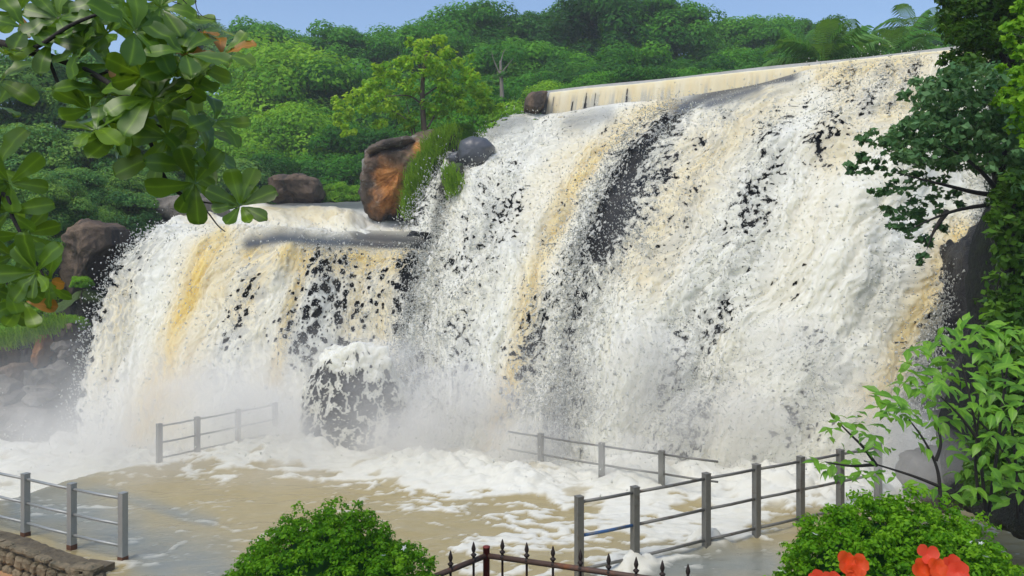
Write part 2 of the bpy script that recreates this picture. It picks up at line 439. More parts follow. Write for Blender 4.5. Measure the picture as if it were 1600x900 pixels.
def water_sheet(name, ctrl, ns, nt, silt, holes, clear, lumps, seed, parent, cell=False, basehole=0.03, amp=1.0, rock=True, edge=(0, 0), spray=0, cellsize=0.26, rockdrop=0.35, thins=(), bsilt=.1, rocktop=.7):
    S = loft(ctrl, ns, nt)
    n, ls, lt = surf_frame(S)
    U, V = proj(S)
    cl = np.clip(strokes(U, V, clear), 0, 1)
    warp = fbm(np.stack([ls * 0.5, lt * 0.35, ls * 0 + seed], -1), 3) * 0.5
    q = np.stack([ls + warp, lt, ls * 0 + seed * 3.1], -1)
    def bil(fs, ft, z): return np.abs(perlin(q * np.array([fs, ft, 1.0]) + np.array([0, 0, z])))
    dsp = 0.40 * perlin(q * np.array([0.5, 0.22, 1])) + 0.32 * bil(1.0, 0.36, 5) + 0.12 * bil(2.3, 0.8, 9) + 0.06 * bil(5.2, 2.0, 13) + 0.045 * bil(11, 4, 21)
    fall = smin(lt, 0.0, 1.5)
    dsp = dsp * amp * (1 - 0.85 * cl) * (0.25 + 0.75 * fall)
    for pts, w, s in lumps: dsp = dsp + stroke(U, V, pts, w, s)
    hf = np.clip(basehole + strokes(U, V, holes), 0, 0.97)
    if cell:
        cs = cellsize
        wl = np.minimum(worley(ls / cs + warp * 2.0, lt / (cs * 1.5), seed), worley(ls / (cs * .45) + warp, lt / (cs * .8), seed + 31) + 0.12)
        big = 0.35 * fbm(q * np.array([0.9, 0.35, 1]) + 40, 2)
        msk = rank01(-wl + 0.5 * big)                 # near cell centres -> open
    else:
        fine = fbm(q * np.array([8.5, 4.6, 1]) + 60, 3, 0.6)
        big = fbm(q * np.array([1.1, 0.42, 1]) + 80, 3)
        msk = rank01(rank01(fine) * 0.70 + rank01(big) * 0.30)
    hole = msk > 1 - hf * (1 - cl)
    thin = smin(msk - (1 - hf * (1 - cl)), -0.05 - 0.45 * hf, 0.0) * np.clip(hf * 3.2, 0, 1)
    tx = strokes(U, V, thins) if thins else 0.0
    lacy = rank01(np.abs(fbm(q * np.array([4.0, 1.5, 1]) + 33, 4)) + .25 * fbm(q * np.array([1.2, .4, 1]) + 35, 2))
    thin = np.maximum(thin, tx * smin(lacy, 0.25, 0.85))
    # ragged side edges
    if edge[0]:
        x = np.arange(ns)[:, None] / ns; r = 0.5 + 0.5 * rank01(fbm(q * np.array([5, 3, 1]) + 90, 3))
        hole |= x < edge[0] * (rank01(fbm(q * np.array([5, 3, 1]) + 90, 3)))
    if edge[1]:
        x = 1 - np.arange(ns)[:, None] / ns
        hole |= x < edge[1] * (rank01(fbm(q * np.array([5, 3, 1]) + 95, 3)))
    W = S + n * dsp[..., None]
    W = W + 0.05 * amp * fall[..., None] * (1 - cl[..., None]) * np.stack([perlin(q * np.array([7, 5, 1]) + 101), perlin(q * np.array([7, 5, 1]) + 131), ls * 0], -1)
    sl = strokes(U, V, silt) * (0.65 + 0.7 * (fbm(q * np.array([1.6, 0.4, 1]) + 50, 4) * 0.5 + 0.35))
    sl = np.clip(sl + bsilt * (fbm(q * np.array([0.8, 0.2, 1]) + 55, 3) + 0.3), 0, 1)
    F = grid_faces(ns, nt)
    keep = hole.ravel()[F].sum(1) < 3
    me = mesh_np(name, W.reshape(-1, 3), F[keep], M_WATER, True, {'silt': sl, 'clear': cl, 'thin': thin * .9, 'fs': ls + warp, 'ft': lt})
    o = ob(name, me, parent)
    if rock:
        k = max(1, ns // 110); kt = max(1, nt // 90)
        R = (S - n * (rockdrop + rocktop * (1 - smin(lt, 0, 1.5 + rocktop)[..., None])))[::k, ::kt]
        q2 = R * 1.0
        R = R + n[::k, ::kt] * (0.30 * fbm(q2 * 0.55 + seed, 4) + 0.08 * fbm(q2 * 2.3 + seed, 3) - 0.12)[..., None]
        mr = mesh_np(name + '_rock', R.reshape(-1, 3), grid_faces(*R.shape[:2]), M_ROCK_WET, True)
        ob('rock_face', mr, CLIFF)
    if spray:
        pr = (np.clip(hf, 0, .5) * (1 - hf) + 0.06) * (0.25 + 0.75 * fall) * (1 - cl); pr = pr.ravel() / pr.sum()
        r_ = np.random.default_rng(seed + 5)
        pick = r_.choice(pr.size, spray, p=pr)
        pos = W.reshape(-1, 3)[pick] + n.reshape(-1, 3)[pick] * r_.exponential(0.14, (spray, 1)) + r_.normal(0, 0.07, (spray, 3))
        DROPS.append((pos, r_.uniform(0.007, 0.022, spray) * (1 + (r_.random(spray) > 0.92))))
        # flung from the ragged sides
        for side, e in ((0, edge[0]), (-1, edge[1])):
            if e:
                m_ = spray // 5; tt = r_.integers(nt // 8, nt, m_); kk = r_.integers(0, max(2, int(ns * 0.06)), m_)
                idx = kk if side == 0 else ns - 1 - kk
                out = S[idx, tt] - S[ns // 2, tt]; out /= np.linalg.norm(out, axis=1)[:, None]
                pos = W[idx, tt] + out * r_.exponential(0.15, (m_, 1)) + r_.normal(0, .1, (m_, 3))
                DROPS.append((pos, r_.uniform(0.008, 0.028, m_)))
    return S, n

CLIFF = tag(empty('cliff', (0, 22, 0)), 'wet black rock cliff behind the falling water', kind='structure')
CLIFF.location = (0, 0, 0)
FALLS = tag(empty('waterfall', (0, 0, 0)), 'wide muddy white cascade pouring over the rock face below the weir', kind='structure')

def weirY(u): return 1.0 / (0.03058 + 1.272e-5 * (u - 860))

# main cascade: flow lines from its left edge to its right edge
ML = [
 ([(815,178),(745,225),(713,278),(682,345),(655,430),(632,530),(618,640),(608,716)], 32.6, 18.4),
 ([(850,178),(790,225),(752,290),(720,380),(692,475),(672,575),(662,660),(655,722)], 32.0, 18.2),
 ([(905,172),(845,222),(803,300),(773,392),(745,490),(726,585),(716,665),(708,726)], 31.3, 18.0),
 ([(1000,160),(925,215),(878,300),(845,390),(815,490),(788,588),(772,665),(760,728)], 30.3, 17.8),
 ([(1045,154),(980,208),(930,290),(900,390),(870,490),(848,590),(835,665),(825,732)], 29.8, 17.6),
 ([(1100,146),(1022,190),(962,270),(928,380),(903,480),(884,585),(872,665),(864,736)], 29.3, 17.5),
 ([(1180,132),(1088,182),(1018,268),(982,385),(950,495),(922,600),(908,675),(898,740)], 28.6, 17.3),
 ([(1245,115),(1160,168),(1082,268),(1032,385),(992,500),(962,605),(948,680),(938,744)], 28.0, 17.1),
 ([(1300,107),(1230,168),(1152,268),(1098,385),(1052,500),(1022,605),(1005,682),(994,747)], 27.5, 17.0),
 ([(1350,100),(1300,168),(1237,268),(1178,385),(1128,500),(1088,605),(1068,684),(1056,750)], 27.1, 16.9),
 ([(1400,93),(1362,168),(1318,268),(1264,385),(1210,500),(1168,605),(1145,684),(1130,752)], 26.6, 16.8),
 ([(1445,88),(1425,168),(1400,268),(1358,385),(1308,500),(1262,605),(1238,684),(1220,752)], 26.2, 16.8),
 ([(1500,86),(1495,168),(1492,268),(1468,385),(1418,500),(1372,605),(1345,684),(1325,752)], 25.7, 17.0),
 ([(1545,84),(1545,168),(1545,268),(1520,385),(1472,500),(1428,605),(1402,684),(1380,752)], 25.2, 17.2),
]
main_ctrl = [solve_line(l, yt, yb) for l, yt, yb in ML]
main_ctrl = [l[:-1] + [(l[-1][0] - 3, l[-1][1] + 20, l[-1][2])] for l in main_ctrl]
silt_main = [
 ([(1045,165),(1000,185),(930,235),(885,300),(860,370),(830,460),(810,560),(785,640),(765,715)], 20, .75),
 ([(1240,125),(1180,170),(1100,250),(1050,330),(1000,430)], 45, .42),
 ([(1290,118),(1430,100)], 34, .75), ([(1340,130),(1300,250)], 40, .40), ([(1420,110),(1390,190)], 40, .5),
 ([(1492,365),(1440,470),(1400,560),(1350,650)], 34, .72),
 ([(1300,330),(1240,470)], 60, .14), ([(900,210),(840,330)], 40, .25)]
hole_main = [
 ([(992,248),(968,300),(948,350),(936,402)], 37, .99), ([(1062,178),(1025,212),(992,255)], 20, .92), ([(1050,220),(1020,290),(1000,385)], 24, .42),
 ([(935,410),(905,500),(885,600),(872,690)], 32, .42), ([(880,640),(872,700)], 22, .5),
 ([(800,290),(768,350),(745,430),(705,520)], 26, .30), ([(690,430),(670,500),(700,560)], 36, .22),
 ([(880,330),(855,390)], 18, .25), ([(850,470),(832,560),(820,640)], 24, .35),
 ([(1215,205),(1180,290),(1160,325)], 24, .36), ([(1130,190),(1100,240)], 22, .3),
 ([(1180,330),(1130,430),(1080,560),(1055,690)], 44, .24), ([(1110,600),(1055,690)], 30, .34),
 ([(1405,400),(1350,490)], 28, .28), ([(1390,110),(1350,190)], 10, .5), ([(1432,105),(1385,190)], 10, .55),
 ([(1330,120),(1300,180),(1280,240)], 26, .22), ([(1480,430),(1440,560),(1425,640)], 16, .5),
 ([(1270,560),(1240,660)], 30, .2), ([(650,560),(690,600)], 36, .22), ([(1090,270),(1060,340)], 22, .24)]
hole_main = [(p_, w_, s_ if s_ > .6 else s_ * .78) for p_, w_, s_ in hole_main]
clear_main = [([(1235,122),(1160,134),(1100,152),(1062,172)], 15, 1.0), ([(1050,184),(1015,225)], 6, .8), ([(1180,140),(1110,165)], 16, .9), ([(950,185),(890,195)], 14, .5), ([(820,190),(770,215)], 10, .5)]
lump_main = [([(1395,250),(1330,330),(1300,420)], 60, .55), ([(1290,225),(1200,240)], 34, .35), ([(1010,520),(980,600)], 40, .3),
 ([(980,270),(950,340)], 34, -.25)]
S_MAIN, N_MAIN = water_sheet('water_curtain', main_ctrl, 640, 470, silt_main, hole_main, clear_main, lump_main, 3, FALLS, edge=(0.03, 0.03), spray=42000, bsilt=.10, basehole=.014, thins=[([(1075,195),(1040,255),(1018,330),(1005,390)], 24, .75), ([(1200,150),(1120,190)], 26, .8), ([(930,430),(905,520),(880,640)], 60, .7), ([(770,350),(720,480),(690,560)], 70, .55), ([(1180,250),(1130,430),(1070,620)], 70, .55), ([(1400,120),(1340,200)], 50, .6), ([(900,195),(800,230)], 30, .5), ([(1110,220),(1060,330),(1030,420)], 40, .5), ([(1390,430),(1320,560),(1270,660)], 50, .5), ([(1470,440),(1420,620)], 25, .8), ([(660,480),(640,640)], 50, .5)])

# lower left fall
left_ctrl = [
 [(262,350,28),(222,372,25.5),(185,410,24.6),(160,470,23.6),(140,540,22.6),(122,620,21.4),(110,704,19.6)],
 [(300,350,28),(268,366,25.5),(238,405,24.5),(210,470,23.5),(188,545,22.5),(168,625,21.3),(155,706,19.5)],
 [(345,350,28),(318,368,25.3),(290,405,24.3),(262,470,23.3),(238,545,22.3),(215,625,21.1),(200,708,19.3)],
 [(390,352,28),(362,376,25),(335,410,24),(305,475,23),(282,545,22),(262,625,20.9),(248,710,19.1)],
 [(432,354,28),(415,374,25),(392,405,24),(365,475,23),(345,545,22),(328,625,20.9),(318,710,19)],
 [(478,356,28),(468,375,25),(452,403,24),(432,470,23),(415,545,22),(402,625,20.8),(395,710,19)],
 [(525,358,28),(520,380,25),(510,406,24.1),(496,470,23.1),(482,545,22),(472,625,20.8),(466,710,19)],
 [(575,360,28),(572,392,25),(566,414,24.3),(556,475,23.3),(550,545,22.2),(545,625,20.9),(543,710,19)],
 [(625,362,28),(622,400,25),(619,418,24.4),(611,478,23.4),(606,545,22.3),(602,625,21),(600,710,19)],
 [(680,364,28),(676,404,25),(672,420,24.4),(660,478,23.4),(652,545,22.3),(648,625,21),(645,710,19)]]
silt_left = [
 ([(350,372),(325,405),(292,480),(262,560),(238,630),(212,700)], 24, 1.0), ([(350,380),(300,500),(250,640)], 48, .55), ([(190,470),(160,600)], 30, .3),
 ([(440,385),(410,420),(380,500)], 26, .6), ([(485,395),(455,480),(430,600)], 11, .75),
 ([(395,398),(640,416)], 30, .78), ([(560,410),(550,500)], 30, .4), ([(600,420),(590,520)], 24, .45)]
hole_left = [
 ([(508,408),(485,480),(462,545)], 30, .46), ([(540,402),(525,500)], 20, .42), ([(645,415),(628,520)], 24, .5),
 ([(395,440),(375,500),(355,545)], 16, .26), ([(210,410),(192,470)], 14, .10), ([(180,600),(166,650)], 14, .14),
 ([(585,430),(575,520)], 20, .30), ([(560,480),(540,530)], 26, .3)]
clear_left = [([(390,382),(440,374),(520,378),(600,386),(672,388)], 11, .95), ([(560,374),(672,380)], 16, .92)]
left_ctrl = [l[:-1] + [(l[-1][0] - 3, l[-1][1] + 24, l[-1][2])] for l in left_ctrl]
S_LEFT, N_LEFT = water_sheet('water_curtain', left_ctrl, 460, 340, silt_left, hole_left, clear_left, [([(560,560),(540,700)], 50, -.3)], 9, FALLS, cell=True, edge=(0.05, 0), spray=7000, amp=0.8, rocktop=2.2, basehole=.008, bsilt=.16, thins=[([(235,375),(200,440),(175,530)], 34, .8), ([(180,590),(160,660)], 24, .8), ([(410,420),(380,520),(355,600)], 46, .75), ([(500,410),(470,560)], 60, .6), ([(600,420),(620,520)], 60, .6), ([(250,560),(225,650)], 14, .6)])

# rapids above the left fall
rap_ctrl = [[(u0, v0, 41), (u1, v1, 36), (u2, v2, 32), (u3, v3, 27.8), (u3, 396, 26.9)] for (u0, v0, u1, v1, u2, v2, u3, v3) in
 [(330,336,300,342,275,348,245,362), (380,326,350,334,335,344,320,358), (430,320,420,328,410,340,400,358), (480,318,478,325,476,337,475,360),
  (530,315,535,324,545,338,555,364), (575,313,590,325,605,340,625,368), (620,312,640,328,660,345,690,372)]]
silt_rap = [([(400,345),(480,345),(540,352)], 14, .5), ([(330,350),(300,360)], 14, .5), ([(420,340),(500,340)], 8, .6)]
clear_rap = [([(430,324),(570,322)], 16, .9), ([(570,322),(640,335)], 11, .8), ([(520,328),(600,336)], 7, .6)]
water_sheet('rapids', rap_ctrl, 220, 110, silt_rap, [], clear_rap, [([(400,342),(470,338),(540,350)], 14, .3)], 14, FALLS, basehole=0, amp=0.9, rock=False, spray=0)

# small side fall beside the grassy slope
side_ctrl = [[(u_, v_, Y_ - 1.0) for u_, v_, Y_ in l_] for l_ in [[(699,236,29.3),(688,262,28.7),(668,292,28.2),(648,322,27.4),(628,358,26.6)], [(704,237,29.2),(692,263,28.5),(678,294,27.9),(664,326,27.1),(652,362,26.2)],
 [(709,238,29.2),(697,264,28.5),(688,296,27.8),(680,330,27.0),(674,365,26.1)], [(714,240,29.3),(702,266,28.7),(696,298,28.1),(694,334,27.3),(694,368,26.4)]]]
water_sheet('side_fall', side_ctrl, 110, 150, [], [([(690,290),(685,330),(680,360)], 8, .4), ([(650,320),(635,355)], 16, .4)], [([(690,300),(680,350)], 5, .6)], [], 21, FALLS, basehole=.14, amp=0.35, edge=(0.25, 0.2), spray=1500, rockdrop=.2)

# rock knob in front of the left fall, water sliding over it
def knob():
    n_u, n_v = 190, 170
    th = np.linspace(-1.75, 1.75, n_u)[:, None]; h = np.linspace(0, 1, n_v)[None]
    cx, cy = P(545, 700, 18.6)[:2]
    prof = np.clip(1 - np.maximum(0, h - 0.48) ** 2.2 / 0.52 ** 2.2, 0, 1) ** 0.5 * (1.10 - 0.10 * h) * (1 + .07 * perlin(np.stack([th * 1.3 + 0 * h, h * 2 + 0 * th, 0 * th * h + 3], -1)))
    rx, ry, H = 1.12, 1.05, 2.62
    x = cx + rx * prof * np.sin(th) * (1 + 0.10 * np.sin(th) * (1 - h)) ; y = cy + 0.75 - ry * prof * np.cos(th) ; z = -0.15 + H * h + 0 * th
    S = np.stack([x + 0 * h, y, z], -1)
    S[..., 0] -= (1 - h) ** 2 * 0.4 * smin(-np.sin(th), 0, .8)
    nrm, ls, lt = surf_frame(S)
    q = S * 1.0
    R = S - nrm * 0.02 + nrm * (0.10 * fbm(q * 1.1, 4) + 0.04 * np.abs(fbm(q * 4, 3)))[..., None]
    r = ob('rock', mesh_np('knob_rock', R.reshape(-1, 3), grid_faces(n_u, n_v), M_ROCK_WET, True), KNOB)
    # veil of lacy white water
    a = fbm(np.stack([ls * 2.6, lt * 1.3, ls * 0], -1), 5, .6)
    b = fbm(np.stack([ls * 6.5, lt * 3.6, ls * 0 + 4], -1), 4, .62)
    lace = np.minimum(np.abs(a), np.abs(b) + 0.05) + 0.10 * fbm(q * 2.0 + 7, 2)
    top = smin(h + 0.25 * fbm(q * 1.3 + 3, 3), 0.72, 0.98) + 0 * th
    side = smin(-np.sin(th), 0.62, 0.95) + smin(np.sin(th), 0.85, 1.0) + 0 * h
    keepv = (rank01(lace) < 0.33 + 0.64 * np.maximum(top, side * 0.9)) 
    W = R + nrm * (0.05 + 0.30 * top * np.abs(fbm(q * 1.6 + 9, 4)) + 0.12 * side * np.abs(fbm(q * 2, 3)))[..., None]
    F = grid_faces(n_u, n_v); kf = keepv.ravel()[F].sum(1) >= 2
    ob('water_veil', mesh_np('knob_veil', W.reshape(-1, 3), F[kf], M_WATER, True, {'silt': 0.06 + 0 * lace, 'clear': 0 * lace, 'thin': smin(rank01(lace), .12, .30) * (1 - top) * .7, 'fs': ls, 'ft': lt}), KNOB)
KNOB = empty('boulder', P(545, 705, 18.6), 'rounded black boulder at the foot of the falls, laced with white water', 'boulder'); KNOB.location = (0, 0, 0)
knob()

# ------------------------------------------------------------------ pool
WALL_LINE = [(-18,16.2,0),(-14.5,15.0,0),(-11.5,13.9,0),(-9.9,13.35,0),(-8.6,12.80,0),(-7.5,12.15,0),(-6.45,11.45,0)]
WALL_X = [p[0] for p in WALL_LINE]; WALL_Y = [p[1] for p in WALL_LINE]
def pool():
    xs = np.linspace(-17, 13, 470); ys = 9.0 + (np.linspace(0, 1, 330)) * 12.5
    X, Y = np.meshgrid(xs, ys, indexing='ij')
    U = 800 + X / Y * FPX; V = HOR + EYE / Y * FPX
    # the flooded platform ends at a lip on the left; the channel behind lies lower
    lip = [(-11.5, 14.2), (-9.7, 15.3), (-9.1, 16.8), (-8.0, 17.5), (-7.2, 18.2), (-5.4, 18.9), (-3.0, 19.2), (0, 19.2)]
    lx = np.array([p[0] for p in lip]); ly = np.array([p[1] for p in lip])
    ylip = np.interp(X, lx, ly, left=12.6, right=30)
    beyond = smin(Y - ylip, -0.25, 0.25)
    z = -0.32 * beyond + 0.10 * np.exp(-((Y - ylip + 0.5) / 0.5) ** 2) * (X < -3)
    q = np.stack([X, Y, 0 * X], -1)
    base = np.interp(X, [-16, -8, -3, 0, 3, 6, 12], [19.5, 19.2, 18.8, 17.8, 17.2, 16.9, 17.0])      # foot of the falls
    near = smin(Y, base - 3.3, base - 0.5)
    foam0 = np.clip(near * 0.95 + strokes(U, V, [([(620,745),(760,770),(900,790),(1150,800)], 34, .62), ([(700,800),(850,840),(960,870)], 40, .44), ([(480,715),(620,735)], 18, .75),
              ([(1000,850),(1160,850)], 14, .85), ([(940,890),(1080,860)], 22, .6), ([(740,870),(850,890)], 36, .5), ([(930,800),(1020,830),(1180,800)], 46, .86), ([(860,770),(960,800)], 40, .8)]) + 0.94 * beyond * smin(-X, 6.8, 7.4) , 0, 1)
    foam0 = np.clip(foam0, 0.02, 0.97)
    foam0 = foam0 * (1 - 0.9 * smin(U, 1010, 1090) * smin(V, 835, 865) * (V > 800)) 
    wq = q + 0.35 * np.stack([perlin(q * 0.8), perlin(q * 0.8 + 30), 0 * X], -1)
    web = -np.abs(fbm(wq * np.array([1.0, 1.7, 1]) + 5, 4)) + 0.35 * fbm(wq * np.array([.5, .8, 1]) + 9, 3) + 0.22 * fbm(wq * np.array([5, 8, 1]), 2)
    r = rank01(web)
    foam = smin(r - (1 - foam0), -0.10, 0.10)
    chop = 0.05 * fbm(q * np.array([0.7, 1.1, 1]) + 3, 3) + 0.10 * near * np.abs(fbm(q * 1.3, 4)) + 0.35 * near ** 2 * np.abs(fbm(q * 0.7 + 8, 4))
    ripple = 0.018 * fbm(np.stack([X * 1.3 + 0.5 * Y, Y * 3.0 - X * .4, 0 * X], -1), 3)
    z = z + chop + ripple + 0.05 * foam * (0.5 + np.abs(fbm(q * 4, 3)))
    # boils: mounds of foam where the water lands
    for (bu, bv, rad, hgt) in [(740,745,.9,.25), (1000,758,1.0,.4), (820,760,.7,.4), (650,735,1.0,.3), (470,715,.9,.3), (1200,768,1.2,.35), (1330,775,1.0,.5), (1108,850,.28,.32), (995,888,.3,.3), (200,715,1.0,.35), (380,712,.8,.3)]:
        bY = EYE * FPX / (bv - HOR); bX = (bu - 800) / FPX * bY
        dd = np.hypot(X - bX, (Y - bY) * 1.1)
        g = np.exp(-(dd / rad) ** 2); z = z + hgt * g * (0.6 + 0.8 * np.abs(fbm(q * 2 + 4, 4))); foam = np.maximum(foam, smin(g, 0.1, 0.7) * 0.97)
    clear = np.clip(strokes(U, V, [([(40,800),(120,800),(200,840),(260,890)], 46, 1), ([(60,780),(160,768),(330,815)], 12, .8), ([(250,860),(330,890)], 50, .9), ([(1010,890),(1200,880)], 34, 1)]) + 0.15 * fbm(q * np.array([.6, 1.2, 1]), 3), 0, 1)  # smoother stretches that take the painted grey sky reflection
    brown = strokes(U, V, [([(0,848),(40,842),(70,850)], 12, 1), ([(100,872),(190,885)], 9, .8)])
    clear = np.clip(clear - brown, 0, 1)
    F = grid_faces(*X.shape)
    wl = np.interp(X, WALL_X, WALL_Y) + 0.15
    dry = ((X < -6.2) & (Y < wl)).ravel()
    F = F[dry[F].sum(1) < 3]
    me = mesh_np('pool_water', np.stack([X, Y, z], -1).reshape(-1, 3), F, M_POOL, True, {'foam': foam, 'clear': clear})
    # cut away what lies in front of the stone wall: the wall keeps the water in
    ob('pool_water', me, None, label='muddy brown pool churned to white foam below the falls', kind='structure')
    r_ = np.random.default_rng(3)
    pr = (near ** 2).ravel(); pr /= pr.sum(); pick = r_.choice(pr.size, 5000, p=pr)
    pos = np.stack([X, Y, z], -1).reshape(-1, 3)[pick]; pos[:, 2] += r_.exponential(0.3, 5000)
    DROPS.append((pos + r_.normal(0, .06, pos.shape), r_.uniform(.006, .022, 5000)))
pool()

def build_drops():
    pos = np.concatenate([p for p, s in DROPS]); sz = np.concatenate([s for p, s in DROPS])
    r_ = np.random.default_rng(2)
    T = np.array([[1, 1, 1], [1, -1, -1], [-1, 1, -1], [-1, -1, 1]], float) / 1.4
    jit = r_.normal(0, 0.35, (len(pos), 4, 3))
    V = pos[:, None] + (T[None] + jit) * sz[:, None, None] * np.array([1, 1, 1.35])
    i = np.arange(len(pos))[:, None] * 4
    F = np.concatenate([i + np.array(f) for f in ((0, 1, 2), (0, 3, 1), (0, 2, 3), (1, 3, 2))])
    me = mesh_np('spray', V.reshape(-1, 3), F, M_SPRAY, True)
    ob('spray', me, None, label='white water drops flung from the falls', kind='stuff')
build_drops()

# ------------------------------------------------------------------ ground, weir
def ground():
    xs = np.concatenate([np.linspace(-600, -60, 25), np.linspace(-57, 60, 100), np.linspace(66, 600, 25)])
    ys = np.concatenate([np.linspace(-60, 6, 15), np.linspace(8, 90, 110), np.linspace(96, 900, 30)])
    X, Y = np.meshgrid(xs, ys, indexing='ij')
    far = smin(Y, 29.5, 38)
    hz = np.where(X < -2, 6.0, 9.6)
    hz = 6.0 + 3.4 * smin(X, -5, 1) + 4.0 * smin(-X, 13, 24)
    z = -1.6 + (hz + 1.6) * far + 0.06 * np.maximum(0, Y - 45) * smin(Y, 45, 70) * (Y < 140) + (Y >= 140) * 5.7
    z = z + 5.0 * smin(-X, 15, 24) * smin(Y, 16, 26) * (1 - far) 
    z = z + 4.0 * smin(X, 12, 20) * (1 - far) * smin(Y, 8, 12)
    z = np.maximum(z, -1.6 + 13.4 * smin(X, 15.5, 19.5) * smin(Y, 15, 21))
    z += 0.4 * fbm(np.stack([X, Y, 0 * X], -1) * 0.15, 4)
    ob('ground', mesh_np('ground', np.stack([X, Y, z], -1).reshape(-1, 3), grid_faces(*X.shape), M_GROUND, True), None, label='dark green wooded ground around the falls', kind='structure')
ground()

M_COPING = rock_mat('pale_coping', [(0.3, (.36, .36, .33)), (0.55, (.48, .48, .45)), (0.75, (.58, .58, .55))], 1.0, (0.4, 0.6), 0.15)
def weir():
    root = empty('weir', (0, 0, 0), 'long low concrete weir with tan water sheeting over its crest', 'weir')
    A = P(858, 146, weirY(858)); B = P(1445, 84, weirY(1445)); dirv = (B - A); dirv[2] = 0; L = np.linalg.norm(dirv); dirv /= L
    perp = np.array([dirv[1], -dirv[0], 0]);  perp = perp if perp[1] < 0 else -perp
    zt = 11.75; n = 260
    s = np.linspace(-0.3, L + 8, n)
    prof = [(0.9, -2.5), (0.9, -0.04), (0.75, 0.0), (0.10, 0.0), (0.02, -0.05), (-0.30, -1.7), (-0.35, -2.5)]
    V = np.array([[*(A + dirv * a - perp * o)[:2], zt + h] for a in s for o, h in prof])
    V[:, 2] += 0.03 * fbm(V * np.array([.4, .4, 0]), 3)
    ob('crest_wall', mesh_np('weir_wall', V, grid_faces(n, len(prof)), M_CONCRETE), root)
    V = np.array([[*(A + dirv * a - perp * o)[:2], zt + h + .02 * math.sin(a * .9)] for a in np.linspace(-.3, L + 8, 120) for o, h in ((.62, -.1), (.62, .17), (.30, .175), (.28, -.1))])
    ob('coping', mesh_np('weir_coping', V, grid_faces(120, 4), M_COPING), root)
    # water sheet
    m = 34; n = 620
    s = np.linspace(0, L + 4, n)[:, None]; t = np.linspace(0, 1, m)[None]
    o = np.where(t < 0.18, 0.65 - t / 0.18 * 0.6, 0.05 - (t - 0.18) * 0.62); h = np.where(t < 0.18, 0.035, 0.035 - np.maximum(0, t - 0.15) ** 1.15 * 1.75)
    q = np.stack([s + 0 * t, t * 0.6 + 0 * s, 0 * s * t], -1)
    dsp = 0.05 * np.abs(perlin(q * np.array([2.2, .5, 1]))) + 0.03 * perlin(q * np.array([6, 1, 1])) + 0.02
    o = o - dsp * smin(t, 0.15, .4); base = A + dirv * s[..., None] * 1.0
    W = base + 0 * t[..., None] - perp * o[..., None]; W[..., 2] = zt + h + 0.02 + 0.03 * fbm(W * np.array([.4, .4, 0]), 3)
    stre = rank01(perlin(q * np.array([3.0, 0.45, 1]) + 7) + 0.4 * perlin(q * np.array([9, .8, 1])))
    lft = np.exp(-s / 3.5)
    hole = (stre > 0.985 - 0.12 * lft) & (t > 0.3 + .25 * rank01(perlin(q * np.array([7, 1, 1]) + 3)))
    silt = np.where(t < 0.12, .1, .48) + 0.25 * perlin(q * np.array([2, .4, 1])); clear = np.where(t < 0.15, 0.35, 0.0) + 0 * s
    F = grid_faces(n, m); keep = hole.ravel()[F].sum(1) < 3
    ob('water_sheet', mesh_np('weir_water', W.reshape(-1, 3), F[keep], M_WATER, True, {'silt': np.clip(silt + 0 * s, 0, 1), 'clear': clear, 'thin': smin(stre, .70 - .3 * lft, .95 - .25 * lft) * .75 * smin(t, .2, .6), 'fs': s + 0 * t, 'ft': t * 1.5 + 0 * s}), root)
weir()

